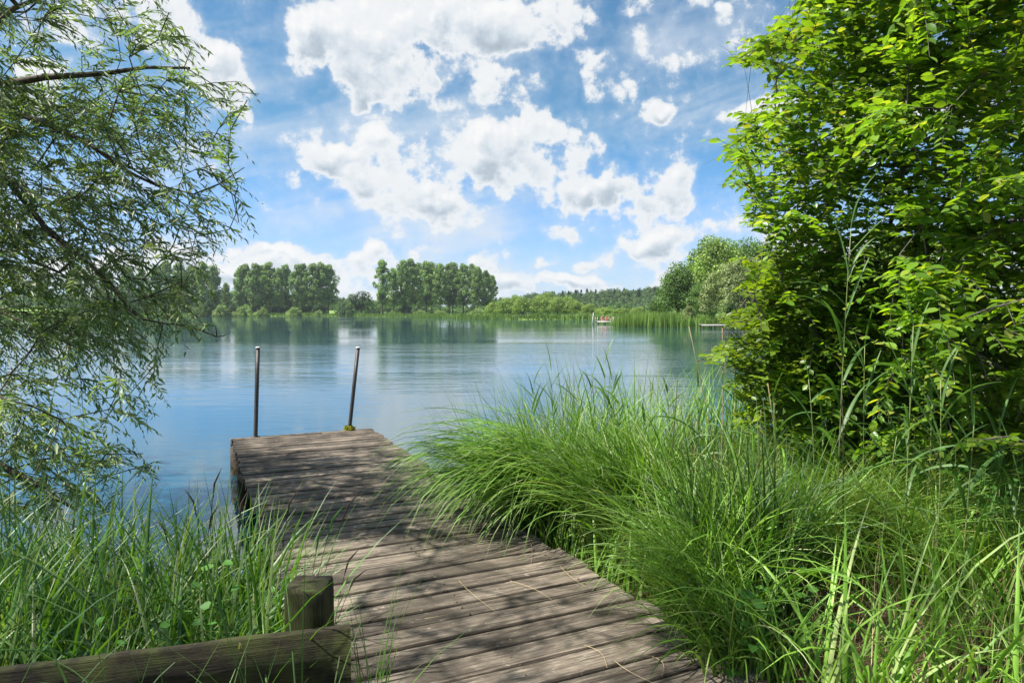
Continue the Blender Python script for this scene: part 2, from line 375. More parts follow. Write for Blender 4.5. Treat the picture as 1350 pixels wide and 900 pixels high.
# (x right along plank, y towards the bank) is left-handed with z up, so mirror x: use y = -along
dock.matrix_world = Matrix(((pl[0], dk[0], 0, cl[0]), (pl[1], dk[1], 0, cl[1]), (0, 0, 1, 0), (0, 0, 0, 1)))
def wood_mat(name, base, dark, light, ax=(1, 14, 14), moss=0., sc_=1.0):
    m, t, out = new_mat(name); tcn = t.node('ShaderNodeTexCoord'); ob = tcn.outputs['Object']
    ge = t.node('ShaderNodeNewGeometry'); rp = ge.outputs['Random Per Island']
    off = t.comb(t.math('MULTIPLY', rp, 37.0), t.math('MULTIPLY', rp, 11.0), 0.0)
    v = t.vmath('MULTIPLY', t.vmath('ADD', ob, off), ax)
    gr = t.noise(v, 2.2 * sc_, 6, .7, 2.1, .12); gf = t.noise(v, 9 * sc_, 4, .65)
    st = t.noise(ob, 1.7, 5, .62); sp_ = t.noise(ob, 14, 4, .7)
    c = t.mix(t.ss(gr, .3, .72), (*dark, 1), (*base, 1))
    c = t.mix(t.ss(gf, .5, .75, 0, .7), c, (*light, 1))
    c = t.mix(t.ss(st, .46, .62, 0, .70), c, (dark[0] * .6, dark[1] * .62, dark[2] * .6, 1))
    c = t.mix(t.ss(sp_, .62, .72, 0, .45), c, (*light, 1))
    c = t.vmath('SCALE', c, scale=t.math('ADD', .66, t.math('MULTIPLY', rp, .68)))
    ck = t.noise(t.vmath('MULTIPLY', t.vmath('ADD', ob, off), tuple(a * 3 if a > 2 else a * .7 for a in ax)), 1.3, 2, .5); c = t.mix(t.ss(ck, .64, .68, 0, .8), c, (dark[0] * .35, dark[1] * .35, dark[2] * .35, 1))
    if moss:
        c = t.mix(t.math('MULTIPLY', t.ss(t.noise(ob, 5, 4, .6), .42, .6), moss), c, (.07, .09, .018, 1))
    p = principled(t, c, .82, .25, bump(t, t.math('ADD', gr, t.math('MULTIPLY', gf, .5)), .8, .014)); t.link(p.outputs[0], out.inputs[0])
    return m
M_deck = wood_mat('deck_wood', (.230, .190, .148), (.062, .049, .037), (.48, .42, .34))
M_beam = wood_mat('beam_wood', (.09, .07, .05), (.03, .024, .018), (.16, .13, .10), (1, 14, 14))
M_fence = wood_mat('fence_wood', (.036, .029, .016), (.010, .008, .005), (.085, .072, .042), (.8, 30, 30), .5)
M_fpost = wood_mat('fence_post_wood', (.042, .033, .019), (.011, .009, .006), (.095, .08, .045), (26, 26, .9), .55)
mb = MB(); y = 0.0; rs = random.Random(3)
def plank(mb, x0, x1, y0, y1, z0, z1, nseg=9):
    """a slightly warped, chipped board with rounded upper edges"""
    xs = np.linspace(x0, x1, nseg); wv = [rs.uniform(-.0016, .0016) for _ in xs]; ev = [rs.uniform(-.003, .003) for _ in xs]; ew = [rs.uniform(-.003, .003) for _ in xs]
    rows = []
    b = .009
    for x, w_, e1, e2 in zip(xs, wv, ev, ew):
        rows.append([(x, y0 + e1, z0), (x, y0 + e1, z1 - b + w_), (x, y0 + b + e1, z1 + w_), (x, y1 - b + e2, z1 + w_), (x, y1 + e2, z1 - b + w_), (x, y1 + e2, z0)])
    V = np.array(rows).reshape(-1, 3); k = 6; f = []
    for i in range(nseg - 1):
        for j in range(k):
            a = i * k + j; b_ = i * k + (j + 1) % k; f.append([a, a + k, b_ + k, b_])
    q = []
    for base, flip in ((0, 0), ((nseg - 1) * k, 1)):
        for tri in ((0, 1, 4, 5), (1, 2, 3, 4)):
            tt = [base + i for i in tri]; q.append(tt[::-1] if not flip else tt)
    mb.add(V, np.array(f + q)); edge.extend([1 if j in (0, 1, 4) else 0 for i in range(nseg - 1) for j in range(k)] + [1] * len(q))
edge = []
while y > -LEN:
    wd = rs.choice([.145, .16, .18, .19, .2]); gap = rs.choice([.007, .009, .013, .018])
    dx0, dx1 = rs.uniform(-.012, .012), rs.uniform(-.02, .03); dz = rs.uniform(-.004, .003)
    plank(mb, dx0, W + dx1 + (.04 if y < -5.3 else 0), y - wd, y - gap, H - .04 + dz, H + dz)
    y -= wd
deck = mb.build('deck', M_deck, dock); deck.data.materials.append(M_beam); deck.data.polygons.foreach_set('material_index', np.array(edge, np.int32))  # plank sides, ends and near bevels coloured dark, standing in for shade in gaps
nl = MB(); yy = 0; 
rs2 = random.Random(5)
for i in range(52):
    for xx in (.12, W * .5, W - .12):
        for o_ in (.04, .12):
            nx_, ny_ = xx + rs2.uniform(-.015, .015), -(i * .175 + o_)
            if -ny_ > LEN: continue
            nl.tube([(nx_, ny_, H - .006), (nx_, ny_, H + .0035)], [.006, .005], 6)
tag(nl.build('nail_heads', plain_mat('rust_nail', (.06, .035, .025), .7, .3), dock), kind='stuff')
for xx in (.10, W * .5, W - .10):
    b = MB(); b.box((xx, -LEN / 2 - .02, H - .045 - .085), (.09, LEN - .06, .165)); b.build('side_beam' if xx != W * .5 else 'middle_beam', M_beam, dock)
b = MB(); b.box((W / 2, .018, H - .072), (W + .02, .03, .13)); b.build('end_board', M_deck, dock)
for yy in (-.35, -2.0, -3.9, -6.0):
    for xx in (.03, W - .03):
        b = MB(); b.tube([(xx, yy, -2.2), (xx, yy, -.5), (xx + rs2.uniform(-.02, .02), yy, H - .05)], [.075, .073, .07], 12); b.build('support_post', M_beam, dock, True)
M_steel = plain_mat('weathered_steel', (.045, .038, .036), .5, .5, .1, .25, 30)
M_cap = plain_mat('cap_white', (.75, .75, .73), .5, .4)
M_moss = leaf_mat('moss_tuft', [(.16, .17, .02), (.24, .24, .03)], .2, .8, .1)
Minv = np.array(dock.matrix_world.inverted())
def to_dock(p): return (Minv @ np.array([*p, 1.]))[:3]
for (bx, by, tx, ty, moss) in ((335.5, 573, 340, 459, False), (459, 565.5, 472, 459, True)):
    bw = PZ(bx, by, H); q = to_dock(bw); q[1] = min(q[1], -.03)
    Yb = bw[1]; tp = to_dock(PD(tx, ty, Yb - .02))
    b = MB(); v = tp - q; n = 5
    b.tube([q - v * .25, q, q + v * .5, tp], .0265, 4); po = b.build('handrail_post', M_steel, dock)
    b = MB(); u = v / np.linalg.norm(v); b.tube([tp, tp + u * .012, tp + u * .02], [.031, .031, .02], 10); b.build('end_cap', M_cap, po)
    b = MB(); b.box(q + np.array([0, 0, .004]), (.11, .09, .008)); b.build('foot_plate', M_steel, po)
    if moss:
        N = 420; th = rng.uniform(0, 2 * np.pi, N); rr = .075 * np.sqrt(rng.uniform(0.05, 1, N)); z = (.05 * (1 - (rr / .085) ** 2) + .008) * rng.uniform(.6, 1.1, N)
        C = q + np.stack([rr * np.cos(th), rr * np.sin(th), z], 1); A = rng.normal(0, .012, (N, 3)); B = rng.normal(0, .012, (N, 3))
        V = np.stack([C - A, C + B, C + A + np.array([0, 0, .008])], 1).reshape(-1, 3)
        link('moss_tuft', mesh_np('moss_tuft', V, [np.arange(N * 3).reshape(-1, 3)], M_moss), po)

# ------------------------------------------------------------------ low fence in the near left corner
fe = empty('low_fence', tuple(PD(404, 860, 2.25) * np.array([1, 1, 0]) + np.array([0, 0, .3])), 0, 'low dark mossy timber fence of one board nailed to a stout post beside the dock', 'fence')
f0 = np.array(fe.location)
pr = PD(462, 826, 2.12) - f0; plf = PD(0, 884, 1.86) - f0; plf2 = plf + (plf - pr) * .6
d_ = unit(plf2 - pr); nrm = unit(np.cross(d_, [0, 0, 1.])); bh = .30; th_ = .032
if nrm[1] < 0: nrm = -nrm
upv = np.cross(d_, nrm); upv = upv if upv[2] > 0 else -upv
def board(a, length, h, th, n=22):
    mb = MB(); r_ = random.Random(int(h * 100)); rows = []
    for x_ in np.linspace(0, length, n):
        j = r_.uniform(-.003, .002); e = r_.uniform(-.002, .002)
        rows += [(x_, 0, -h), (x_, e, -.004 + j), (x_, .004, j), (x_, th - .004, j), (x_, th + e, -.004), (x_, th, -h)]
    f = []
    for i in range(n - 1):
        for k in range(6): a_ = i * 6 + k; b_ = i * 6 + (k + 1) % 6; f.append([a_, b_, b_ + 6, a_ + 6])
    for base in (0, (n - 1) * 6): f += [[base, base + 1, base + 4, base + 5], [base + 1, base + 2, base + 3, base + 4]]
    mb.add(np.array(rows), np.array(f)); o = mb.build('board', M_fence, fe)
    o.matrix_local = Matrix(((d_[0], nrm[0], upv[0], a[0]), (d_[1], nrm[1], upv[1], a[1]), (d_[2], nrm[2], upv[2], a[2]), (0, 0, 0, 1))); return o
Lb = np.linalg.norm(plf2 - pr)
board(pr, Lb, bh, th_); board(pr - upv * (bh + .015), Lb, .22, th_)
def fpost(c_, w_, top):
    mb = MB(); r_ = random.Random(4); n = 8
    for (z0, s0) in (): pass
    zs = [-.45, 0, top - .05, top - .014, top]; ss_ = [1, 1, 1, .985, .94]; rows = []
    for z_, s_ in zip(zs, ss_):
        for (sx_, sy_) in ((-1,-.92),(-.92,-1),(.92,-1),(1,-.92),(1,.92),(.92,1),(-.92,1),(-1,.92)):
            rows.append(c_ + np.array([1, 0, 0]) * sx_ * w_ / 2 * s_ + np.array([0, 1, 0]) * sy_ * w_ / 2 * s_ + [0, 0, z_ + r_.uniform(-.003, .003)])
    f = []
    for i in range(len(zs) - 1):
        for k in range(8): f.append([i*8+k, i*8+(k+1)%8, (i+1)*8+(k+1)%8, (i+1)*8+k])
    b_ = (len(zs) - 1) * 8; f += [[b_, b_+1, b_+2, b_+3], [b_, b_+3, b_+4, b_+7], [b_+7, b_+4, b_+5, b_+6]]
    mb.add(np.array(rows), np.array(f)); return mb
tp = PD(404, 768, 2.27) - f0
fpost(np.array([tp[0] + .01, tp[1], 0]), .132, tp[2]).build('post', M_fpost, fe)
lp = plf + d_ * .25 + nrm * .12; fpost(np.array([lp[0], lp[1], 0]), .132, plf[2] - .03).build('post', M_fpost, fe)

# ------------------------------------------------------------------ foliage tools
WILLOW_T = (np.array([[0,0,0],[-.5,.38,.04],[0,.42,-.05],[.5,.38,.04],[0,1,-.02]]), np.array([[0,2,1],[0,3,2],[1,2,4],[2,3,4]]))
BEECH_T = (np.array([[0,0,0],[-.78,.22,.06],[0,.25,-.03],[.78,.22,.06],[-1,.52,.07],[0,.55,-.03],[1,.52,.07],[-.6,.8,.03],[0,.82,-.03],[.6,.8,.03],[0,1.05,-.09]]),
           np.array([[0,2,1],[0,3,2],[1,2,5],[1,5,4],[2,3,6],[2,6,5],[4,5,8],[4,8,7],[5,6,9],[5,9,8],[7,8,10],[8,9,10]]))
def leaves(O, Dr, N, L, Wd, tmpl):
    Dr = unit(Dr); S = unit(np.cross(Dr, N)); N = np.cross(S, Dr); T, Fc = tmpl
    V = O[:, None] + Dr[:, None] * (T[None, :, 1, None] * L[:, None, None]) + S[:, None] * (T[None, :, 0, None] * Wd[:, None, None] * .5 ) + N[:, None] * (T[None, :, 2, None] * L[:, None, None])
    k = len(T); Fa = (np.arange(len(O))[:, None, None] * k + Fc[None]).reshape(-1, 3)
    return V.reshape(-1, 3), Fa
class Skel:
    """branch skeleton: nodes with parents, grown by hooking each new point on to the nearest branch"""
    def __init__(s, cap=60000): s.P = np.zeros((cap, 3)); s.par = np.full(cap, -1); s.n = 0
    def add(s, p, par): s.P[s.n] = p; s.par[s.n] = par; s.n += 1; return s.n - 1
    def limb(s, pts, par=-1, step=.22, wob=.02):
        pts = [np.asarray(q, float) for q in pts]
        if par >= 0: pts = [s.P[par]] + pts
        last = par
        if par < 0: last = s.add(pts[0], -1)
        dense = []
        for i in range(len(pts) - 1):
            p0 = pts[max(i - 1, 0)]; p1 = pts[i]; p2 = pts[i + 1]; p3 = pts[min(i + 2, len(pts) - 1)]
            n = max(1, int(np.linalg.norm(p2 - p1) / step))
            for k in range(1, n + 1):
                t = k / n; q = .5 * ((2 * p1) + (-p0 + p2) * t + (2*p0 - 5*p1 + 4*p2 - p3) * t*t + (-p0 + 3*p1 - 3*p2 + p3) * t**3)
                last = s.add(q + rng.normal(0, wob, 3), last)
        return last
    def nearest(s, p): return int(np.argmin(((s.P[:s.n] - p) ** 2).sum(1)))
    def hook(s, p, step=.16, sag=.12, upbias=0.):
        q = s.P[:s.n]; d = np.sqrt(((q - p) ** 2).sum(1)); i = int(np.argmin(d + upbias * np.maximum(q[:, 2] - p[2], 0))); a = q[i].copy(); L = d[i]
        if L < .03: return i
        if s.par[i] >= 0: dirp = unit(a - s.P[s.par[i]])
        else: dirp = unit(p - a)
        n = max(1, int(L / step)); last = i
        c = a + dirp * L * .35
        for k in range(1, n + 1):
            t = k / n; m_ = (1-t)**2 * a + 2*t*(1-t) * (c * .6 + (a + p) * .2 + np.array([0, 0, sag * L])) + t*t * p
            last = s.add(m_ + (rng.normal(0, .012, 3) if k < n else 0), last)
        return last
    def radii(s, r0, expo=.46, rmax=1.):
        cnt = np.zeros(s.n); ch = np.zeros(s.n)
        for i in range(s.n - 1, -1, -1):
            if cnt[i] == 0: cnt[i] = 1
            if s.par[i] >= 0: cnt[s.par[i]] += cnt[i]
        return np.minimum(r0 * cnt ** expo, rmax)
    def tubes(s, r, sides=5, sel=None):
        idx = np.array([i for i in range(s.n) if s.par[i] >= 0 and (sel is None or sel[i])]); 
        a = s.P[s.par[idx]]; b = s.P[idx]; ra = np.minimum(r[s.par[idx]], r[idx] * 1.35); rb = r[idx]
        T = unit(b - a); ref = np.where(abs(T[:, 2:3]) > .8, np.array([[1., 0, 0]]), np.array([[0, 0, 1.]]))
        A = unit(np.cross(T, ref)); B = np.cross(T, A); th = np.arange(sides) / sides * 2 * np.pi
        cs = np.cos(th)[None, :, None] * A[:, None] + np.sin(th)[None, :, None] * B[:, None]
        e = T[:, None] * (ra * .3)[:, None, None]
        V = np.concatenate([a[:, None] - e + cs * ra[:, None, None], b[:, None] + cs * rb[:, None, None]], 1)
        j = np.arange(sides); k = (j + 1) % sides
        f = np.stack([j, k, k + sides, j + sides], 1); Fa = (np.arange(len(idx))[:, None, None] * 2 * sides + f[None]).reshape(-1, 4)
        return V.reshape(-1, 3), Fa
def twig_set(O, Dv, L, droop, nl, style, leafL, leafW, keep=None):
    """O,Dv (n,3). returns leaf verts/faces and twig verts/faces"""
    n = len(O); Dv = unit(Dv); z = np.array([0, 0, 1.])
    t = (np.linspace(.08, 1, nl)[None] + rng.uniform(-.02, .02, (n, nl)))
    pos = O[:, None] + (L[:, None] * t)[..., None] * Dv[:, None] - (droop * L)[:, None, None] * (t ** 2)[..., None] * z
    tan = unit(Dv[:, None] - 2 * droop[:, None, None] * t[..., None] * z)
    side = unit(np.cross(tan, z[None, None]) + rng.normal(0, .12, (n, 1, 3)))
    sg = np.where(np.arange(nl) % 2 == 0, 1., -1.)[None, :, None]
    if style == 'willow':
        ld = tan * .75 + side * sg * rng.uniform(.35, .9, (n, nl, 1)) + rng.normal(0, .22, (n, nl, 3)) - z * .22
        nm = rng.normal(0, .8, (n, nl, 3)) + z * .7
    else:
        ld = tan * .55 + side * sg * .85 + rng.normal(0, .16, (n, nl, 3)) - z * .12
        nm = rng.normal(0, .30, (n, nl, 3)) + z * .95
    ll = leafL * rng.uniform(.65, 1.15, (n, nl)) * (1 - .35 * t ** 3); lw = leafW / leafL * ll * rng.uniform(.85, 1.15, (n, nl))
    P_, D_, N_, l_, w_ = pos.reshape(-1, 3), ld.reshape(-1, 3), nm.reshape(-1, 3), ll.ravel(), lw.ravel()
    if keep is not None:
        kk = keep(P_ + unit(D_) * l_[:, None] * .5); P_, D_, N_, l_, w_ = P_[kk], D_[kk], N_[kk], l_[kk], w_[kk]
    LV, LF = leaves(P_, D_, N_, l_, w_, WILLOW_T if style == 'willow' else BEECH_T)
    # twig strips: thin triangular tubes
    tt = np.linspace(0, 1, 5); c = O[:, None] + (L[:, None] * tt)[..., None] * Dv[:, None] - (droop * L)[:, None, None] * (tt ** 2)[None, :, None] * z
    rr = np.linspace(.0024, .0010, 5)
    th = np.arange(3) / 3 * 2 * np.pi; A = unit(np.cross(Dv, z + 1e-3)); B = np.cross(Dv, A)
    ring = c[:, :, None] + rr[None, :, None, None] * (np.cos(th)[None, None, :, None] * A[:, None, None] + np.sin(th)[None, None, :, None] * B[:, None, None])
    i = np.arange(4)[:, None] * 3; j = np.arange(3)[None]; k = (j + 1) % 3
    f = np.stack([i + j, i + k, i + 3 + k, i + 3 + j], -1).reshape(-1, 4)
    TF = (np.arange(n)[:, None, None] * 15 + f[None]).reshape(-1, 4)
    return LV, LF, ring.reshape(-1, 3), TF
def near_tree(root, sk, att, style, leafL, leafW, K, Lr, nl, droopr, keep, barkm, leafm, r0, sag, out_from, upbias=0., chunks=None):
    tips = []
    for a in att: tips.append(sk.hook(a, sag=sag, upbias=upbias))
    r = sk.radii(r0); tips = np.array(tips)
    kb = keep(sk.P[:sk.n], True) | (r > r0 * 5.5) | (leafL < .075)
    V, Fq = sk.tubes(r, sel=kb)
    link('branches', mesh_np('branches', V - np.array(root.location), [Fq], barkm, True), root)
    O = np.repeat(sk.P[tips], K, 0)
    # twigs also along thin branches
    thin = np.where((r[:sk.n] < r0 * 3.2) & (sk.par[:sk.n] >= 0))[0]; ex = rng.choice(thin, min(len(thin), int(len(tips) * .9)), replace=False)
    O = np.vstack([O, sk.P[ex]]); pidx = np.concatenate([np.repeat(tips, K), ex])
    pd = unit(sk.P[pidx] - sk.P[np.maximum(sk.par[pidx], 0)])
    outw = unit((O - out_from) * np.array([1, 1, .35]))
    Dv = unit(pd * .7 + outw * .45 + rng.normal(0, .48, O.shape) * np.array([1, 1, .6]))
    L = rng.uniform(*Lr, len(O)); dr = rng.uniform(*droopr, len(O))
    tipP = O + Dv * L[:, None] - np.array([0, 0, 1.]) * (dr * L)[:, None]
    kk = keep(tipP, True); O, Dv, L, dr = O[kk], Dv[kk], L[kk], dr[kk]
    LV, LF, TV, TF = twig_set(O, Dv, L, dr, nl, style, leafL, leafW, lambda q: keep(q, False))
    loc = np.array(root.location)
    link('foliage', mesh_np('foliage', LV - loc, [LF], leafm, False), root)
    link('twigs', mesh_np('twigs', TV - loc, [TF], barkm, False), root)
    return len(LF)

# ------------------------------------------------------------------ willow on the left
WPOLY = [(-900,-1500),(200,-1500),(205,-30),(230,10),(275,45),(290,85),(340,112),(350,132),(318,160),(322,205),(345,235),(342,300),(310,330),(285,345),(262,375),(268,400),(300,440),(285,462),(232,462),(212,480),(200,505),(232,540),(212,560),(188,575),(172,592),(222,606),(205,632),(176,640),(168,668),(150,690),(120,712),(-900,760)]
def w_keep(Pt, base):
    x, y = proj(Pt); off = ((y < -15) & (x < 200)) | (y < -250) | (Pt[:, 1] < 1.6)
    jx = rng.normal(0, 7, x.shape) - (0 if base else 20); return (in_poly(x + jx, y + jx, WPOLY) | off) & (Pt[:, 2] > .12) & ((Pt[:, 1] > 2.2) | (Pt[:, 2] > 3.0))
wroot = empty('willow_tree', (-7.6, 6.6, .25), 0, 'tall willow with narrow grey green leaves hanging over the water at the left', 'willow tree')
sk = Skel(); T0 = np.array([-7.6, 6.6, 0.])
sk.limb([T0, T0 + [.15, -.1, 1.2], T0 + [.5, -.2, 2.4], T0 + [.8, -.2, 3.8], T0 + [1.2, -.1, 5.5], T0 + [1.6, 0, 7.2]])
def from_(h, pts): sk.limb(pts, sk.nearest(T0 + np.array([.4, -.1, h])))
W3 = lambda L: [PD(*q) for q in L]
from_(3.9, W3([(-230,70,6.2),(-80,110,5.9),(0,142,5.7),(60,163,5.6),(115,188,5.5),(165,225,5.4),(210,246,5.35),(290,252,5.3)]))
from_(3.0, W3([(-150,90,6),(0,112,5.8),(60,102,5.8),(140,97,5.7),(190,89,5.7),(250,90,5.6),(300,118,5.6),(340,124,5.6)]))
from_(2.0, W3([(-200,260,6),(0,225,5.6),(60,300,5.4),(120,350,5.2),(180,415,5.0),(250,432,4.9),(285,445,4.9)]))
from_(4.5, W3([(-150,-60,6),(0,20,5.9),(70,-10,5.7),(150,-60,5.6),(250,-180,5.4)]))
from_(1.6, W3([(-150,400,5.8),(0,410,5.4),(70,470,5.2),(130,525,5.0),(170,520,4.9),(200,480,4.9)]))
from_(1.2, W3([(-200,520,5.4),(0,612,4.8),(50,640,4.6),(100,672,4.5),(140,690,4.4)]))
from_(1.6, W3([(-100,330,6.6),(0,330,6.4),(100,370,6.2),(180,440,6.0)]))
from_(5.5, [(-5.5,5,5.6),(-3.8,3.6,6.0),(-2.2,2.8,6.1)]); from_(5.0, [(-5.5,6.4,5.6),(-4.0,6.8,6.4)])
att = []
def sample(n, px, py, Yr, prob=lambda x, y: 1):
    c = 0
    while c < n:
        x = rng.uniform(*px); y = rng.uniform(*py)
        if rng.uniform() > prob(x, y): continue
        att.append(PD(x, y, rng.uniform(*Yr))); c += 1
def wp(x, y):
    edge = np.clip((x + 40) / 330, 0, 1)
    p = 1 - .62 * edge
    if y < 110: p *= .62 if x > 60 else .8
    if y > 455: p *= .34
    return p if in_poly(np.array([x]), np.array([y]), WPOLY)[0] else 0
sample(520, (-160, 330), (-40, 690), (4.6, 7.4), wp)
sample(110, (-160, 150), (150, 440), (4.8, 7.2), wp)
sample(80, (-160, 190), (470, 690), (4.2, 5.6), wp)
for _ in range(260):     # crown above and outside the picture
    q = np.array([rng.uniform(-9.5, -1.2), rng.uniform(2.2, 9), rng.uniform(3.8, 7.8)]); x, y = proj(q)
    if (y < -20 and x < 190) or x < -60: att.append(q)
for _ in range(60):      # thin outer sprays whose shade dapples the near end of the dock
    q = np.array([rng.uniform(-2.6, -.6), rng.uniform(2.2, 4.4), rng.uniform(4.4, 6.0)]); x, y = proj(q)
    if y < -280: att.append(q)
for _ in range(120):     # boughs over and behind the viewer, which shade the fence corner
    q = np.array([rng.uniform(-6.5, -1.6), rng.uniform(-2.5, 2.2), rng.uniform(3.4, 6.0)])
    att.append(q)
att = sorted(att, key=lambda a: np.linalg.norm(a - (T0 + [1, 0, 3])))
nW = near_tree(wroot, sk, att, 'willow', .090, .043, 4, (.26, .54), 15, (.15, .75), w_keep, M_bark, M_willow, .0033, .05, T0 + np.array([0, 0, 2.5]))
for pts_ in ([(-230,70,6.2),(-80,110,5.9),(0,142,5.7),(60,163,5.6),(115,188,5.5),(165,225,5.4),(210,246,5.35)], [(0,112,5.8),(60,102,5.8),(140,97,5.7),(190,89,5.7),(250,90,5.6)], [(-200,260,6),(0,225,5.6),(60,300,5.4),(120,350,5.2),(180,415,5.0)], [(-100,-60,6),(0,20,5.9),(70,-10,5.7)], [(-200,520,5.4),(0,612,4.8),(50,640,4.6),(100,672,4.5)]):
    pw = np.array(W3(pts_)) - np.array(wroot.location); b = MB(); b.tube(pw, np.linspace(.034, .009, len(pw)), 8); b.build('limb', M_bark, wroot, True)
b = MB(); b.tube([(0, 0, -.4), (0, 0, 0), (.08, -.05, .6), (.15, -.1, 1.2)], [.36, .30, .24, .22], 14); b.build('trunk', M_bark, wroot, True)

# ------------------------------------------------------------------ broad-leaved tree on the right
RPOLY = [(1040,-1500),(1045,-20),(1072,8),(1030,28),(1010,45),(958,78),(965,92),(1015,88),(1022,115),(1018,140),(985,150),(972,180),(950,184),(948,218),(985,216),(968,242),(990,262),(968,285),(982,300),(1012,312),(1015,345),(1000,360),(1020,380),(1010,410),(1030,430),(1010,470),(1030,490),(1015,520),(1030,550),(1040,600),(1060,625),(1200,640),(2600,700),(2600,-1500)]
def r_keep(Pt, base):
    x, y = proj(Pt); jx = (np.random.default_rng(1).normal(0, 22, x.shape) if base else np.random.default_rng(2).normal(0, 10, x.shape) + 14)
    return (in_poly(x + jx, y, RPOLY) | ((y < -15) & (x > 1050))) & (Pt[:, 2] > .45) & (Pt[:, 1] > 2.4)
broot = empty('broadleaf_tree', (4.1, 7.0, .25), 0, 'dense bright green broad leaved tree filling the right side above the reeds', 'tree')
sk = Skel(); T1 = np.array([4.1, 7.0, 0.])
e0 = sk.limb([T1, T1 + [-.1, 0, 1.0], T1 + [-.1, -.1, 2.2], T1 + [.1, -.2, 3.8], T1 + [0, -.1, 5.5], T1 + [.2, 0, 7.5]])
sk.limb([T1 + [-.5, -.4, .9], T1 + [-.9, -.5, 1.8], T1 + [-1.2, -.6, 3.2], T1 + [-1.5, -.6, 4.6]], sk.nearest(T1 + [0, 0, .3]))
sk.limb([T1 + [.7, -.8, 1.1], T1 + [1.1, -1.3, 2.4], T1 + [1.3, -1.6, 4.2], T1 + [1.2, -1.8, 6]], sk.nearest(T1 + [0, 0, .3]))
for L in ([(1180,350,6.6),(1100,335,6.2),(1040,330,6)], [(1150,200,6.4),(1060,190,6.0),(990,200,5.8)], [(1150,120,6.4),(1060,90,6),(990,78,5.8)], [(1130,470,6.6),(1040,450,6.2),(960,430,6)],
          [(1120,500,6.4),(1020,500,6.1),(930,480,5.9)], [(1130,540,6.3),(1050,550,5.9),(990,545,5.7)]):
    pts = W3(L); sk.limb(pts, sk.nearest(pts[0]))
att = []
def rp_(x, y):
    if not in_poly(np.array([x]), np.array([y]), RPOLY)[0]: return 0
    return 1.0 if x < 1180 else .72
sample(640, (950, 1460), (-60, 600), (5.0, 7.6), rp_)
sample(150, (990, 1300), (-60, 560), (4.8, 5.8), rp_)
sample(260, (1180, 1520), (-60, 590), (4.0, 5.4), rp_)
sample(220, (1150, 1700), (-60, 600), (6.5, 9.5), rp_)
sample(90, (960, 1120), (400, 590), (5.2, 6.6), rp_)
sample(50, (930, 1010), (60, 540), (5.0, 6.6), rp_)
for _ in range(330):
    q = np.array([rng.uniform(2.0, 8.5), rng.uniform(4.0, 10), rng.uniform(4.2, 8.6)]); x, y = proj(q)
    if y < -20 and x > 1090: att.append(q)
for _ in range(170):
    q = np.array([rng.uniform(3.5, 8.5), rng.uniform(4.0, 11), rng.uniform(.7, 5)]); x, y = proj(q)
    if x > 1120: att.append(q)
att = sorted(att, key=lambda a: np.linalg.norm(a - (T1 + [0, 0, 3])))
nB = near_tree(broot, sk, att, 'beech', .088, .055, 4, (.26, .62), 12, (-.10, .42), r_keep, M_bark2, M_beech, .0036, .08, T1 + np.array([0, 0, 2.8]))
b = MB(); b.tube([(0, 0, -.4), (0, 0, 0), (-.05, 0, .5), (-.1, 0, 1.0)], [.22, .17, .13, .11], 12); b.build('trunk', M_bark2, broot, True)
# a younger, yellower tree leaning out over the water before it
yroot = empty('young_tree', (2.75, 6.4, .2), 0, 'young yellow green tree with layered leaves leaning over the water left of the big one', 'tree')
YP = [(1030,300),(1010,330),(965,342),(1000,366),(950,384),(1005,400),(935,420),(985,436),(912,474),(975,488),(945,512),(990,530),(950,556),(1005,585),(1030,610),(1110,620),(1170,560),(1180,420),(1150,330),(1080,290)]
def y_keep(Pt, base):
    x, y = proj(Pt); r9 = np.random.default_rng(5).normal(0, 16 if base else 8, x.shape); return in_poly(x + r9, y, YP) & (Pt[:, 2] > .25)
sk = Skel(); T2 = np.array([2.75, 6.4, 0.])
sk.limb([T2, T2 + [-.1, -.1, .7], T2 + [-.2, -.2, 1.5], T2 + [-.3, -.3, 2.4]])
att = []
sample(120, (905, 1045), (330, 600), (5.2, 6.2), lambda x, y: 1.0 if in_poly(np.array([x]), np.array([y]), YP)[0] else 0)
sample(120, (905, 1160), (300, 600), (5.0, 6.3), lambda x, y: 1.0 if in_poly(np.array([x]), np.array([y]), YP)[0] else 0)
att = sorted(att, key=lambda a: np.linalg.norm(a - (T2 + [0, 0, 1.2])))
M_young = leaf_mat('young_leaf', [(.11,.20,.02), (.17,.28,.025), (.24,.34,.035), (.13,.23,.025)], .48, .38, .4, (1.7, 1.6, .35))
near_tree(yroot, sk, att, 'beech', .070, .045, 4, (.20, .42), 10, (-.1, .25), y_keep, M_bark2, M_young, .0030, .08, T2 + np.array([0, 0, 1.2]))
b = MB(); b.tube([(0, 0, -.4), (0, 0, 0), (-.08, -.08, .5)], [.08, .06, .045], 10); b.build('trunk', M_bark2, yroot, True)
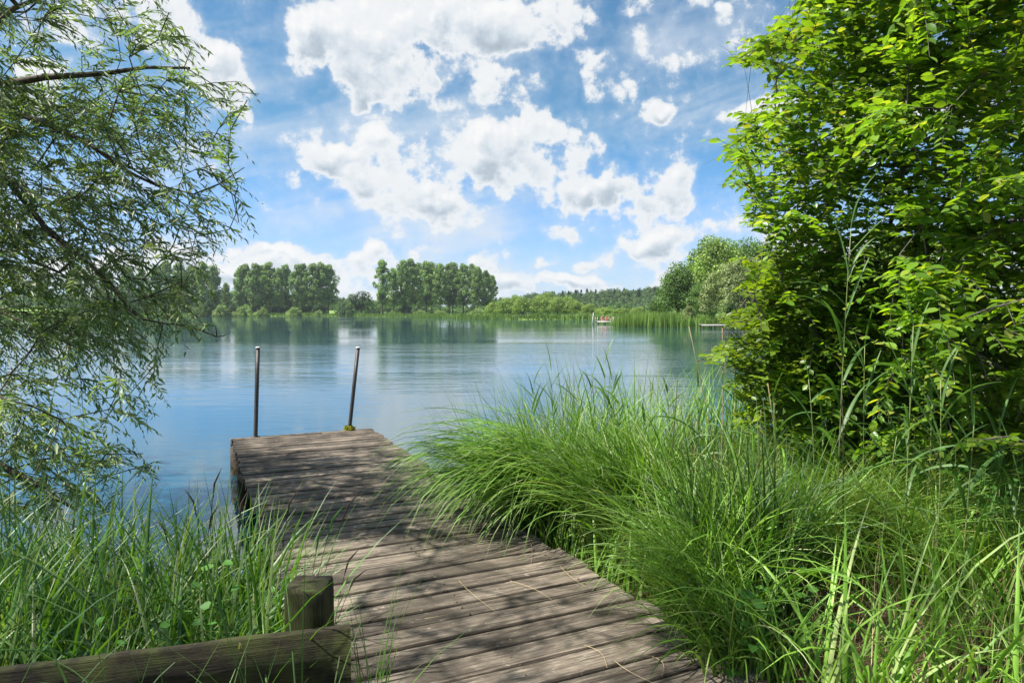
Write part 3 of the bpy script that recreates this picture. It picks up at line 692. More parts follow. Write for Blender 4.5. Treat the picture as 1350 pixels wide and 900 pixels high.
for pts_ in ([(1500,380,4.2),(1420,388,3.7),(1350,395,3.4),(1300,408,3.3),(1240,432,3.2)], [(1480,640,4.2),(1400,600,3.7),(1330,575,3.5),(1270,582,3.4)], [(1500,200,4.2),(1420,225,3.6),(1318,238,3.3)]):
    pw = np.array(W3(pts_)); b_ = MB(); b_.tube(pw - np.array(broot.location), np.linspace(.012, .002, len(pw)), 6); br_ = b_.build('branch', M_bark2, broot, True)
    tq = rng.uniform(0, len(pw) - 1.001, 26); tq = np.sort(tq); i0 = tq.astype(int); O_ = pw[i0] + (pw[i0 + 1] - pw[i0]) * (tq - i0)[:, None]; Dd = unit(pw[i0 + 1] - pw[i0]) * .7 + rng.normal(0, .4, (26, 3)) * [1, 1, .45]
    LV, LF, TV, TF = twig_set(O_, Dd, rng.uniform(.08, .26, 26), rng.uniform(.1, .5, 26), 6, 'beech', .075, .048)
    b_.add(TV - np.array(broot.location), TF); bpy.data.objects.remove(br_); br_ = b_.build('branch', M_bark2, broot, True)
    link('spray_leaves', mesh_np('spray_leaves', LV - np.array(broot.location), [LF], M_beech), br_)
b = MB(); b.tube(np.array([PD(1204, 472, 4.6), PD(1235, 468, 4.75), PD(1266, 463, 4.9), PD(1300, 470, 5.4)]) - np.array(broot.location), [.009, .014, .02, .028], 7); b.build('dead_branch', M_bark2, broot, True)
print('leaf tris', nW, nB)

# ------------------------------------------------------------------ blades of grass
def blades(name, mat, root, length, az, lean, bend, width, parent=None, seg=7, twist=.0, z_off=0, fold=.25, loc=(0, 0, 0), make=True):
    n = len(root); t = np.linspace(0, 1, seg + 1)
    th = lean[:, None] + bend[:, None] * t[None] ** 1.35                      # angle from vertical along the blade
    ds = (length / seg)[:, None]
    hx = np.concatenate([np.zeros((n, 1)), np.cumsum(np.sin(th[:, :-1]) * ds, 1)], 1); hz = np.concatenate([np.zeros((n, 1)), np.cumsum(np.cos(th[:, :-1]) * ds, 1)], 1)
    wig = rng.normal(0, .045, (n, 1)) * t[None] ** 2 * length[:, None]
    ca, sa = np.cos(az)[:, None], np.sin(az)[:, None]
    C = np.stack([root[:, 0:1] + hx * ca - wig * sa, root[:, 1:2] + hx * sa + wig * ca, root[:, 2:3] + hz], -1)
    w_ = width[:, None] * np.minimum(1, .55 + 1.6 * t[None]) * (1 - t[None] ** 2.2) + .0006
    ph = rng.uniform(-.9, .9, (n, 1)) + twist * t[None]
    Sx = np.stack([-sa * np.cos(ph) , ca * np.cos(ph), np.sin(ph) + 0 * t[None]], -1)
    A = C - Sx * w_[..., None] / 2; B = C + Sx * w_[..., None] / 2
    if fold:      # a keel down the middle
        nrm_ = np.stack([np.cos(th) * ca, np.cos(th) * sa, -np.sin(th)], -1); Mi = C - nrm_ * (w_ * fold)[..., None]
        V = np.stack([A, Mi, B], 2).reshape(-1, 3); k = 3
        i = np.arange(seg)[:, None] * 3; j = np.array([0, 1])[None]
        f = np.stack([i + j, i + j + 1, i + j + 4, i + j + 3], -1).reshape(-1, 4); per = (seg + 1) * 3
    else:
        V = np.stack([A, B], 2).reshape(-1, 3); i = np.arange(seg) * 2; f = np.stack([i, i + 1, i + 3, i + 2], -1); per = (seg + 1) * 2
    Fa = (np.arange(n)[:, None, None] * per + f[None]).reshape(-1, 4)
    V = V - np.array(loc)
    if not make: return V, Fa
    return link(name, mesh_np(name, V, [Fa], mat, True), parent)
def gz(xy, mn=None):
    z = ground_z(xy[:, 0], xy[:, 1]); return z
def dock_dist(xy):
    """distance to the right of the dock's right edge (positive = on the bank side)"""
    q = (xy - cl) @ pl; return q - W, (xy - cl) @ dk
def scatter(n, xr, yr, cond):
    out_ = []
    while sum(len(o) for o in out_) < n:
        q = np.stack([rng.uniform(*xr, 4 * n), rng.uniform(*yr, 4 * n)], 1); out_.append(q[cond(q)])
    return np.vstack(out_)[:n]
U = lambda a, b, n: rng.uniform(a, b, n)
# right-hand sedge bed, in clumps
def c_right(q):
    r_, _ = dock_dist(q); s = lake_sd(q[:, 0], q[:, 1]); x, y = proj(np.column_stack([q, q[:, 0] * 0 + .3]))
    cl_ = np.sin(q[:, 0] * 5.1 + 1.3 * np.sin(q[:, 1] * 3.1)) * np.sin(q[:, 1] * 4.3 + q[:, 0])
    straw = ((x - 1120) / 120) ** 2 + ((y - 870) / 75) ** 2 > 1
    return (r_ > .03) & (s > -.9) & (x < 1420) & (cl_ > -.45) & straw & (q[:, 1] > 2.3)
q = scatter(5600, (-1.6, 6.5), (2.3, 7.6), c_right); n = len(q); z = np.maximum(gz(q), -.15)
r_, _ = dock_dist(q); lenf = np.clip(.75 + .5 * np.sin(q[:, 0] * 1.7 + 2) * np.sin(q[:, 1] * 1.3), .62, 1.15)
az_ = np.where(rng.uniform(size=n) < .45, np.pi + rng.normal(0, .8, n), U(0, 2 * np.pi, n))
az_ = np.where(r_ < .35, rng.normal(.2, 1.3, n), az_)
tag(blades('sedge_bed', M_sedge, np.column_stack([q, z]), U(.55, 1.2, n) * lenf, az_, U(.02, .42, n), U(.3, 2.1, n), U(.008, .025, n) * np.where(U(0, 1, n) < .12, 1.6, 1)), kind='stuff')
# taller, upright blades at the water side
q = scatter(2600, (-.9, 3.4), (5.0, 7.8), lambda q: (dock_dist(q)[0] > .1) & (lake_sd(q[:, 0], q[:, 1]) < .5) & (lake_sd(q[:, 0], q[:, 1]) > -1.1) & (np.sin(q[:, 0] * 7) * np.cos(q[:, 1] * 6) > -.3)); n = len(q)
tag(blades('waterside_grass', M_sedge, np.column_stack([q, np.maximum(gz(q), -.2)]), U(.7, 1.75, n), U(0, 6.28, n), U(0, .3, n), U(.1, 1.3, n), U(.007, .018, n)), kind='stuff')
def tussock(name, label, mat, c, rad, n, Lr, azf, lean, bend, wr, group='sedge tussocks on the bank'):
    ro = empty(name, (c[0], c[1], float(ground_z(c[0], c[1]))), 0, label, 'grass tussock', group)
    th = U(0, 6.283, n); rr = rad * np.sqrt(U(0, 1, n)); q = np.stack([c[0] + rr * np.cos(th), c[1] + rr * np.sin(th)], 1)
    a = azf(n, th); z = np.full(n, ro.location.z - .03)
    blades('blades', mat, np.column_stack([q, z]), U(*Lr, n), a, U(*lean, n), U(*bend, n), U(*wr, n), ro, 9, 0, loc=tuple(ro.location))
    return ro
tc1 = PZ(748, 694, .3)
tussock('sedge_tussock', 'pale arching sedge tussock drooping over the right edge of the dock', M_sedge, tc1, .38, 800, (1.2, 2.0), lambda n, th: np.pi + .25 + rng.normal(0, .40, n), (.02, .38), (1.9, 3.1), (.009, .022))
tc1c = PZ(690, 652, .3)
tussock('sedge_tussock', 'sedge tussock at the water side of the drooping pale one, reaching out over the lake', M_sedge, tc1c, .3, 460, (.9, 1.45), lambda n, th: np.pi + .1 + rng.normal(0, .55, n), (.0, .4), (1.5, 2.8), (.008, .017))
tc1b = PZ(838, 742, .3)
tussock('sedge_tussock', 'green sedge tussock behind the dock edge just right of the drooping pale one', M_sedge, tc1b, .36, 560, (.9, 1.35), lambda n, th: np.pi + .1 + rng.normal(0, 1.0, n), (.0, .28), (.6, 2.1), (.011, .025))
tc2 = PZ(1150, 790, .3)
tussock('sedge_tussock', 'big fine bladed tussock arching both ways below the tall reeds', M_fine, tc2 + np.array([.1, .25, 0]), .42, 1900, (.75, 1.25), lambda n, th: np.where(U(0, 1, n) < .5, rng.normal(-.25, .6, n), np.pi + rng.normal(.2, .6, n)), (.05, .45), (.8, 2.2), (.0035, .008))
tc3 = PZ(1330, 830, .3)
tussock('sedge_tussock', 'yellow green fine tussock leaning over in the lower right corner', M_fine, tc3 + np.array([.1, .2, 0]), .40, 1400, (.6, 1.05), lambda n, th: th + rng.normal(0, .5, n), (.05, .45), (.5, 1.7), (.003, .0065))
tc5 = PZ(935, 842, .3)
tussock('sedge_tussock', 'fresh green sedge tussock spilling across the near right end of the planks', M_sedge, tc5, .24, 420, (.7, 1.2), lambda n, th: np.pi + rng.normal(0, 1.1, n), (0, .35), (.8, 2.4), (.006, .013))
tc6 = PZ(975, 893, .3)
tussock('sedge_tussock', 'lowest sedge tussock hiding the near right corner of the deck', M_sedge, tc6, .22, 300, (.45, .95), lambda n, th: np.pi + rng.normal(0, 1.2, n), (.05, .5), (.6, 2.2), (.007, .015))
tc4 = PZ(985, 815, .3)
tussock('sedge_tussock', 'blue green broad bladed tussock standing at the near right corner of the dock', M_bank, tc4, .28, 360, (.8, 1.35), lambda n, th: U(0, 6.28, n), (0, .28), (.2, 1.7), (.009, .017))
# straw and litter under the blades
q = scatter(1500, (.4, 2.4), (2.6, 4.4), lambda q: (dock_dist(q)[0] > .05) & (((proj(np.column_stack([q, q[:, 0] * 0 + .3]))[0] - 1130) / 170) ** 2 + ((proj(np.column_stack([q, q[:, 0] * 0 + .3]))[1] - 870) / 100) ** 2 < 1)); n = len(q)
tag(blades('dry_litter', M_dry, np.column_stack([q, gz(q) + .01]), U(.12, .35, n), U(0, 6.28, n), U(.7, 1.4, n), U(.1, .5, n), U(.002, .005, n), seg=4), kind='stuff')
q = scatter(1300, (-1.4, 4), (2.5, 6.2), lambda q: (dock_dist(q)[0] > .02) & (lake_sd(q[:, 0], q[:, 1]) > 0)); n = len(q)
tag(blades('dead_stems', M_dry, np.column_stack([q, gz(q)]), U(.3, .8, n), U(0, 6.28, n), U(0, .5, n), U(0, .9, n), U(.002, .004, n), seg=5), kind='stuff')
# left bank
q = scatter(2300, (-4.6, -.75), (2.15, 4.35), lambda q: (dock_dist(q)[0] < -W - .06) & (lake_sd(q[:, 0], q[:, 1]) > -.35) & (np.sin(q[:, 0] * 6) * np.cos(q[:, 1] * 7 + q[:, 0] * 2) > -.75)); n = len(q)
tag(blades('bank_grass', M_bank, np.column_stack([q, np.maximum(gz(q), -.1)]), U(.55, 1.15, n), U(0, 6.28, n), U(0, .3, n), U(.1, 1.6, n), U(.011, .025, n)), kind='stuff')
q = scatter(2300, (-4.6, -.75), (2.0, 4.2), lambda q: (dock_dist(q)[0] < -W - .04) & (lake_sd(q[:, 0], q[:, 1]) > -.2)); n = len(q)
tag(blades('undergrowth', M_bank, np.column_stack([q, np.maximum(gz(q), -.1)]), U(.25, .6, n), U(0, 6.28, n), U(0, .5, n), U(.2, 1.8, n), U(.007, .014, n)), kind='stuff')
fn = 85; ft = U(0, 1, fn); q = np.column_stack([-1.75 + 1.25 * ft, 1.62 + .28 * ft + U(-.12, .10, fn)]); z = np.full(fn, .3)
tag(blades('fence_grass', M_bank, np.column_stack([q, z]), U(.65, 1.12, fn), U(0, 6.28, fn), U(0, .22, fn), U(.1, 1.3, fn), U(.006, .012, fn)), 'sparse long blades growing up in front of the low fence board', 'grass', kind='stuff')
# small tuft between the fence end and the dock boards
tussock('grass_tuft', 'small tuft of upright blades growing through the dock beside the fence board', M_bank, PZ(488, 985, .3), .05, 16, (.5, .95), lambda n, th: U(0, 6.28, n), (0, .2), (.05, .9), (.005, .009), 'grass tufts by the fence')
tussock('grass_tuft', 'wispy tuft leaning over the left edge of the dock planks behind the fence post', M_sedge, PZ(352, 792, .2), .10, 70, (.55, .95), lambda n, th: rng.normal(.5, .5, n), (.05, .5), (.2, 1.2), (.003, .006), 'grass tufts by the fence')

ORD = ['first','second','third','fourth','fifth','sixth','seventh','eighth','ninth','tenth','eleventh','twelfth','thirteenth','fourteenth','fifteenth','sixteenth']
# reeds: each plant on its own
def reed(base, top, nleaf, leafL, label, lean_leaf=(.35, .9), seed=0, mat=None, wid=.027, group='tall green reeds'):
    global rng
    keep_rng = rng; rng = np.random.default_rng(100 + seed)
    base = np.array(base, float); top = np.array(top, float); ro = empty('reed', tuple(base), 0, label, 'reed', group)
    mid = (base + top) / 2 + rng.normal(0, .02, 3); tt = np.linspace(0, 1, 9)[:, None]
    st = (1 - tt) ** 2 * base + 2 * tt * (1 - tt) * mid + tt ** 2 * top
    b = MB(); b.tube(st - base, np.linspace(.0048, .0022, 9), 6); b.build('stem', M_reedstem, ro, True)
    ts = np.linspace(.28, 1, nleaf); P0 = np.array([np.array([np.interp(t, tt[:, 0], st[:, k]) for k in range(3)]) for t in ts])
    az0 = U(0, 6.28, 1); azs = az0 + np.arange(nleaf) * np.pi + rng.normal(0, .5, nleaf)
    azs = np.where(np.abs(np.cos(azs)) < .45, azs + .9, azs)
    ln = leafL * (.75 + .4 * np.sin(ts * 3)) * U(.8, 1.15, nleaf); lean = U(*lean_leaf, nleaf) * np.where(ts > .95, .35, 1)
    bl = blades('leaves', mat or M_reed, P0, ln, azs, lean, U(.3, 1.9, nleaf) * np.where(ts > .9, .4, 1), np.full(nleaf, wid) * U(.8, 1.15, nleaf), ro, 9, .5, loc=tuple(base))
    if seed in (0, 1, 2, 3, 10, 52, 55, 58, 61):    # a pair of stiff upright leaves near the tip
        Pv = np.array([st[-2], st[-3]]); s2 = 1 if seed % 2 else -1
        blades('leaves', mat or M_reed, Pv, np.array([leafL * 1.0, leafL * 1.1]), np.array([.15, np.pi - .2][::s2]), np.array([.16, .30]), np.array([.35, .25]), np.array([wid, wid]) * .9, ro, 9, .3, loc=tuple(base))
    rng = keep_rng; return ro
def RD(px, Y, pyt, pxt): # base on the ground at (px, Y) and tip pixel
    x = (px - 675) / F * Y; z = max(float(ground_z(x, Y)), -.3); return (x, Y, z), PD(pxt, pyt, Y)
reeds = [
 (1108, 4.2, 300, 1122, 11, .42, 'tallest reed with a long bare stem rising against the broadleaf tree'),
 (1196, 3.9, 430, 1204, 9, .40, 'reed with two upright leaves forming a V before the dark foliage'),
 (1146, 4.5, 455, 1140, 8, .36, 'thin reed between the tallest reed and the one with the V leaves'),
 (1238, 3.7, 500, 1240, 9, .40, 'reed with drooping leaves just right of the V leaved reed'),
 (1272, 3.5, 560, 1284, 8, .46, 'broad leaved pale reed arching towards the right edge'),
 (1180, 4.8, 540, 1172, 7, .36, 'short reed low down under the V leaved reed'),
 (1325, 3.9, 560, 1318, 7, .40, 'rightmost reed by the picture edge'),
 (1030, 4.8, 520, 1020, 7, .34, 'reed left of the tallest one standing before the small yellow green leaves'),
 (1075, 4.4, 500, 1066, 7, .36, 'reed with blue green leaves close on the left of the tallest reed'),
 (952, 5.0, 560, 925, 6, .44, 'reed whose long dark leaf points up to the left over the water'),
 (772, 7.0, 495, 781, 10, .30, 'reed rising highest out of the tussocks in front of the open lake'),
 (745, 6.9, 540, 728, 8, .28, 'bushy reed just left of the highest one by the open lake'),
 (800, 6.6, 540, 806, 8, .26, 'reed just right of the highest one by the open lake'),
 (716, 6.8, 575, 690, 7, .28, 'slanting reed at the left end of the waterside clump'),
 (868, 5.9, 560, 850, 7, .32, 'reed standing midway between the open lake clump and the tree'),
 (1215, 4.1, 545, 1228, 9, .44, 'leaning blue green reed crossing the foot of the V leaved reed'),
 (1160, 3.8, 575, 1182, 8, .46, 'low reed with long arching leaves beneath the bare tall stem'),
 (1258, 4.3, 530, 1248, 8, .42, 'reed half way between the V leaved reed and the pale broad leaved one'),
 (1300, 4.1, 600, 1305, 9, .46, 'reed with many bent leaves just before the rightmost one'),
 (1095, 4.8, 570, 1085, 8, .40, 'low reed at the left foot of the tallest reed'),
 (1335, 3.6, 640, 1345, 8, .44, 'short arching reed low at the picture edge'),
 (905, 5.6, 570, 900, 6, .30, 'slim reed among brown stalks left of the broadleaf tree'),
]
for i, (px, Y, pyt, pxt, nlf, lf, lb) in enumerate(reeds):
    b_, t_ = RD(px, Y, pyt, pxt); reed(b_, t_, nlf, lf, lb, seed=i)
rq = random.Random(11)
for i in range(15):
    px = 690 + i * 24 + rq.uniform(-7, 7); Y = rq.uniform(5.6, 7.0); pyt = [520, 505, 488, 512, 478, 500, 516, 528, 520, 535, 510, 530, 515, 525, 500][i]
    b_, t_ = RD(px, Y, pyt, px + rq.uniform(-16, 16)); reed(b_, t_, 9, rq.uniform(.30, .42), f'{ORD[i]} leafy waterside reed counted from the pale tussock towards the tree', seed=50 + i, group='leafy reeds at the water side')
# dead brown stalks
stalks = [(875,5.7,500,893,'brown dead stalk with a blunt top before the open lake'),(792,6.3,500,780,'dark dead stalk beside the highest reed'),(962,5.2,430,908,'long pale dead stalk slanting left beside the broadleaf tree'),
 (950,5.4,432,952,'thin upright pale dead stalk in front of the distant jetty'),(905,5.8,555,918,'short dead stalk leaning right among the slim reeds'),(1112,4.1,520,1110,'bare brown stalk hugging the tallest reed'),
 (735,6.7,545,715,'grey dead stalk at the left of the waterside clump'),(1040,4.7,505,1012,'dead stalk leaning left before the yellow green leaves'),(640,6.9,565,628,'thin dead stalk rising from the water by the pale tussock'),(1000,4.9,540,1003,'reddish dead stalk in the middle of the sedge bed')]
for (px, Y, pyt, pxt, lb) in stalks:
    b_, t_ = RD(px, Y, pyt, pxt); b_ = np.array(b_); tt = np.linspace(0, 1, 7)[:, None]; bw = np.array([.02, 0, 0]) * np.sin(tt * 3.1)
    b = MB(); b.tube((t_ - b_) * tt + bw, np.linspace(.0045, .0028, 7), 6); o = b.build('dead_stalk', M_spike if 'dark' in lb or 'brown' in lb else plain_mat('dry_stem', (.30, .22, .13), .7), None, True)
    o.location = tuple(b_); tag(o, lb, 'stalk', 'dead reed stalks')
# dark sedge flower stalks
spikes = [(395,3.2,640,470,'longest sedge flower stalk crossing the dock with a curved dark tip'),(415,3.1,685,425,'sedge stalk with a short green spike standing before the dock planks'),(402,3.15,660,447,'slanted sedge stalk with a dark spike just right of the green one'),
 (440,3.0,718,466,'low sedge stalk with a black drooping tip above the fence post'),(425,3.05,745,476,'sedge stalk bending far right near the fence post'),(285,3.5,612,286,'tall straight dark spike against the blue water'),
 (275,3.4,660,282,'short dark spike left of the dock post'),(318,3.4,640,322,'dark spike close to the dock left side'),(255,3.6,640,250,'dark spike over the blue water left of the tallest'),(213,3.5,680,212,'dark spike deep in the left bank grass'),
 (372,3.3,640,386,'thin stalk with a bent brown tip at the dock edge')]
for i, (px, Y, pyt, pxt, lb) in enumerate(spikes):
    b_, t_ = RD(px, Y, pyt, pxt); b_ = np.array(b_); b_[2] = max(b_[2], .05); tt = np.linspace(0, 1, 12)[:, None]; v = t_ - b_; sgn = 1 if pxt >= px else -1
    pts = v * tt; pts[:, 0] += -sgn * .05 * np.sin(tt[:, 0] * 3.1); pts[-1] += [sgn * .025, 0, -.02]
    ro = empty('sedge_stalk', tuple(b_), 0, lb, 'sedge stalk', 'sedge flower stalks on the left')
    b = MB(); b.tube(pts, np.linspace(.0020, .0011, 12), 5); b.build('stem', M_spike, ro, True)
    b = MB(); k = pts[-3:]; b.tube([k[0], (k[0] + k[1]) / 2, k[1], (k[1] + k[2]) / 2, k[2]], [.0012, .0042, .0048, .004, .001], 6); b.build('spike', M_weed if 'green' in lb else M_spike, ro, True)
# dry blades lying on the planks
for i, (x0, y0, x1, y1, lb) in enumerate([(583,650,556,728,'dry blade hanging from the pale tussock on to the planks'),(605,765,668,815,'curved straw on the planks left of the fallen twigs'),(672,765,740,802,'straight dry straw lying across the middle planks'),(738,745,775,775,'short pale straw close to the tussock roots'),
      (770,850,800,880,'pale straw on the nearest plank at the right'),(810,870,860,899,'longest straw at the near right corner of the deck'),(690,700,700,742,'dry blade lying below the drooping tussock'),(560,815,606,806,'thin straw in the middle of the deck'),(860,865,872,890,'tiny straw beside the sedge at the near corner')]):
    a = PZ(x0, y0, H + .008); b2 = PZ(x1, y1, H + .008); t = np.linspace(0, 1, 8)[:, None]; pts = a + (b2 - a) * t; pd = unit(np.cross(b2 - a, [0, 0, 1.])); pts = pts + pd * .03 * np.sin(t * 3.1) * (1 if i % 2 else -1); pts[:, 2] += .012 * np.sin(t[:, 0] * 3.1)
    b = MB(); b.tube(pts - a, np.linspace(.0017, .0008, 8), 4); o = b.build('dry_straw', M_dry, None); o.location = tuple(a); tag(o, lb, 'straw', 'dry straws on the dock')

# broad-leaved weeds: heart-shaped leaves on stalks
HEART = (np.array([[0,0,0],[-.55,-.08,.02],[-1,.18,.05],[-.85,.55,.05],[0,.5,-.03],[.55,-.08,.02],[1,.18,.05],[.85,.55,.05],[0,1.05,-.06]]),
         np.array([[0,4,1],[1,4,2],[2,4,3],[3,4,8],[0,5,4],[5,6,4],[6,7,4],[7,8,4]]))
def weeds(name, label, pts, n, hr, size, group):
    c = np.mean(pts, 0); ro = empty(name, (c[0], c[1], float(ground_z(c[0], c[1]))), 0, label, 'weed', group); loc = np.array(ro.location)
    idx = rng.integers(0, len(pts), n); O = np.array(pts)[idx] + rng.normal(0, .09, (n, 3)) * [1, 1, 0]; h = U(*hr, n); O[:, 2] = np.maximum(ground_z(O[:, 0], O[:, 1]), 0)
    Tp = O + np.column_stack([rng.normal(0, .05, n), rng.normal(0, .05, n) - .03, h])
    b = MB()
    for a, t_ in zip(O, Tp): b.tube([a - loc, (a + t_) / 2 - loc + [0, 0, .02], t_ - loc], [.002, .0016, .001], 4)
    b.build('stems', M_weed, ro)
    D_ = unit(np.column_stack([rng.normal(0, 1, (n, 2)), np.full(n, -.15)])); N_ = np.column_stack([rng.normal(0, .3, n), rng.normal(0, .3, n) - .35, np.ones(n)])
    L_ = U(*size, n); V, Fa = leaves(Tp - loc, D_, N_, L_, L_ * .85, HEART); link('leaves', mesh_np('leaves', V, [Fa], M_weed), ro)
weeds('bindweed_patch', 'patch of heart shaped leaves low in the grass right of the near dock corner', [PZ(x, y, .3) for x, y in ((960,870),(1000,840),(1040,880),(990,905),(1050,850),(1010,790))], 190, (.06, .5), (.035, .06), 'heart leaved weeds')
weeds('bindweed_patch', 'heart shaped leaves climbing in the grass behind the low fence', [PD(x, 1000, 2.55) * [1, 1, 0] + [0, 0, .2] for x in (290, 250, 200, 330, 120)], 36, (.25, .8), (.03, .055), 'heart leaved weeds')
weeds('bindweed_patch', 'small round leaved weeds at the right edge beneath the dark tree', [PD(x, 800, 3.9) * [1, 1, 0] + [0, 0, .2] for x in (1290, 1320, 1350, 1260)], 120, (.4, .95), (.03, .05), 'heart leaved weeds')

# ------------------------------------------------------------------ far trees
def crown_cloud(clusters, per, leaf, shell=.55):
    """clusters: (n,4) centre+radius (or n,6 with radii); leaf-sized faces through each cluster's volume"""
    c = np.asarray(clusters, float); n = len(c); tot_ = n * per; u = unit(rng.normal(0, 1, (n, per, 3))); r_ = (shell + (1 - shell) * rng.uniform(0, 1, (n, per, 1)) ** .7)
    rad = c[:, None, 3:4] * np.array([1, 1, .8]) if c.shape[1] == 4 else c[:, None, 3:6]
    Pp = (c[:, None, :3] + u * r_ * rad).reshape(-1, 3); nrm_ = unit(u.reshape(-1, 3) * .8 + rng.normal(0, .6, (tot_, 3)) + [0, 0, .35])
    A = unit(np.cross(nrm_, rng.normal(0, 1, (tot_, 3)))); B = np.cross(nrm_, A); s = leaf * rng.uniform(.5, 1.3, (tot_, 1))
    V = np.stack([Pp - A * s * .5, Pp + B * s * .35, Pp + A * s * .5, Pp - B * s * .35], 1).reshape(-1, 3)
    return V, np.arange(len(V)).reshape(-1, 4)
def far_tree_mesh(kind, h, wd, leafm, seed, per=110, leaf=.38, ncl=44):
    global rng
    keep_rng = rng; rng = np.random.default_rng(seed); r = rng
    cls = []; b = MB(); 
    if kind == 'poplar':
        z0 = h * .24
        lean = r.normal(0, .25, 2); tr = [(lean[0] * t, lean[1] * t, h * .95 * t) for t in np.linspace(0, 1, 8)]; b.tube(np.array(tr), np.linspace(.32, .05, 8), 7)
        for i in range(ncl):
            t = r.uniform(0, 1); z = z0 + (h - z0) * t; prof = wd / 2 * (np.sin(np.pi * min(1, .18 + t * .80)) ** .7) * (.85 if t < .3 else 1)
            a = r.uniform(0, 6.28); rr = prof * r.uniform(.15, .95); cr_ = r.uniform(.07, .15) * wd * 1.1
            c = np.array([rr * np.cos(a), rr * np.sin(a), z - cr_ * .5]); cls.append([*c, cr_])
            if i % 2 == 0: zt = max(h * .2, z - rr * 1.1 - .5); b.tube([np.array([lean[0] * zt / h, lean[1] * zt / h, zt]), c], [.09, .03], 4)
    elif kind == 'round':
        b.tube([(0, 0, 0), (.1, 0, h * .3), (0, .1, h * .7)], [.035 * h, .025 * h, .01 * h], 7)
        for i in range(ncl):
            u = unit(r.normal(0, 1, 3)); u[2] = abs(u[2]) * 1.55 - .72; rr = r.uniform(.35, 1) ** .6; cr_ = r.uniform(.13, .22) * wd
            c = np.array([u[0] * wd * .42 * rr, u[1] * wd * .42 * rr, h * .5 + u[2] * h * .42 * rr]); c[2] = np.clip(c[2], cr_ * .5, h - cr_ * .7); cls.append([*c, cr_])
            if i % 3 == 0: b.tube([(0, 0, h * .25), c], [.08, .03], 4)
    elif kind == 'bush':
        for i in range(5): a = r.uniform(0, 6.28); b.tube([(0, 0, 0), (np.cos(a) * wd * .25, np.sin(a) * wd * .2, h * .6)], [.06, .03], 4)
        for i in range(ncl):
            a = r.uniform(0, 6.28); rr = r.uniform(0, 1) ** .6; cr_ = r.uniform(.11, .2) * wd * .8
            zz = h * (1 - rr ** 2 * .8) * r.uniform(.35, 1) - cr_ * .5; cls.append([np.cos(a) * wd * .45 * rr, np.sin(a) * wd * .4 * rr, max(zz, cr_ * .3), cr_])
    elif kind == 'conifer':
        b.tube([(0, 0, 0), (0, 0, h * .95)], [.02 * h, .01], 6)
        for i in range(ncl):
            t = r.uniform(.08, 1); a = r.uniform(0, 6.28); rr = wd / 2 * (1 - t) ** .9 * r.uniform(.4, 1); cls.append([np.cos(a) * rr, np.sin(a) * rr, h * t, wd * .5 * (1 - t) * .35 + .25])
    elif kind == 'weeping':
        b.tube([(0, 0, 0), (.1, 0, h * .4), (0, .1, h * .8)], [.03 * h, .025 * h, .01 * h], 7)
        for i in range(ncl):
            a = r.uniform(0, 6.28); rr = r.uniform(.2, 1) ** .6; x_, y_ = np.cos(a) * wd * .46 * rr, np.sin(a) * wd * .46 * rr; zt = h * (1 - .45 * rr ** 2) 
            ln_ = zt * r.uniform(.45, .95); 
            for k in range(3): cls.append([x_ * (1 + .06 * k), y_ * (1 + .06 * k), max(zt - ln_ * k / 3 - .3, .5), wd * .065 * r.uniform(.8, 1.4)])
            if i % 3 == 0: b.tube([(0, 0, h * .4), (x_ * .7, y_ * .7, zt), (x_, y_, zt - .5)], [.1, .06, .03], 4)
    V, Fa = crown_cloud(cls, per, leaf)
    V[:, 2] = np.maximum(V[:, 2], .05)
    cm = mesh_np('crown', V, [Fa], leafm); tm = b.mesh('trunk', M_farbark, True)
    rng = keep_rng; return tm, cm
LIB = {}
def put_tree(name, key, X, Y, s, rz, label, cat, group, sz=None, tname='trunk'):
    tm, cm = LIB[key]; z = max(float(ground_z(X, Y)), 0)
    ro = empty(name, (X, Y, z - .05), rz, label, cat, group); ro.scale = (s, s, sz or s)
    link(tname, tm, ro); link('crown', cm, ro); return ro
for i in range(5): LIB['pop%d' % i] = far_tree_mesh('poplar', 22, 10.5, M_pop if i % 2 else M_pop2, 20 + i, 100, .60, 104)
for i in range(3): LIB['bush%d' % i] = far_tree_mesh('bush', 4.5, 9, M_bushl, 40 + i, 110, .42, 40)
LIB['bushd0'] = far_tree_mesh('bush', 8, 13, M_bushd, 50, 150, .5, 50); LIB['bushd1'] = far_tree_mesh('bush', 5, 8, M_bushd, 51, 110, .42, 40)
for i in range(3): LIB['mix%d' % i] = far_tree_mesh('round', 9, 9, M_mixed, 60 + i, 120, .42, 54)
for i in range(3): LIB['for%d' % i] = far_tree_mesh('round', 16, 11, M_forest, 70 + i, 100, .8, 44)
for i in range(2): LIB['con%d' % i] = far_tree_mesh('conifer', 22, 9, M_conif, 80 + i, 60, 1.0, 80)
def poprow(items, Yr, rowname, hs_, gname):
    r_ = random.Random(len(items))
    for i, px in enumerate(items):
        px += r_.uniform(-3, 3); Y = Yr[i % len(Yr)] + r_.uniform(-4, 4); X = (px - 675) / F * Y; top = hs_[i] + r_.uniform(-2, 4); hgt = (411 - top) / F * Y + CAMH - max(float(ground_z(X, Y)), 0); s = hgt / 22
        lb = f'{ORD[i]} poplar from the left in the {rowname}'
        put_tree('poplar_tree', 'pop%d' % ((i * 2 + len(items)) % 5), X, Y, s * r_.uniform(.70, .98), i * 1.3, lb, 'poplar tree', gname, s)
poprow([317,327,337,348,359,369,380,391,402,413,424,434], [338,346,334,350,340], 'middle poplar row behind the pale bushes', [351,348,346,350,347,350,347,350,345,348,344,346], 'poplars in the middle row')
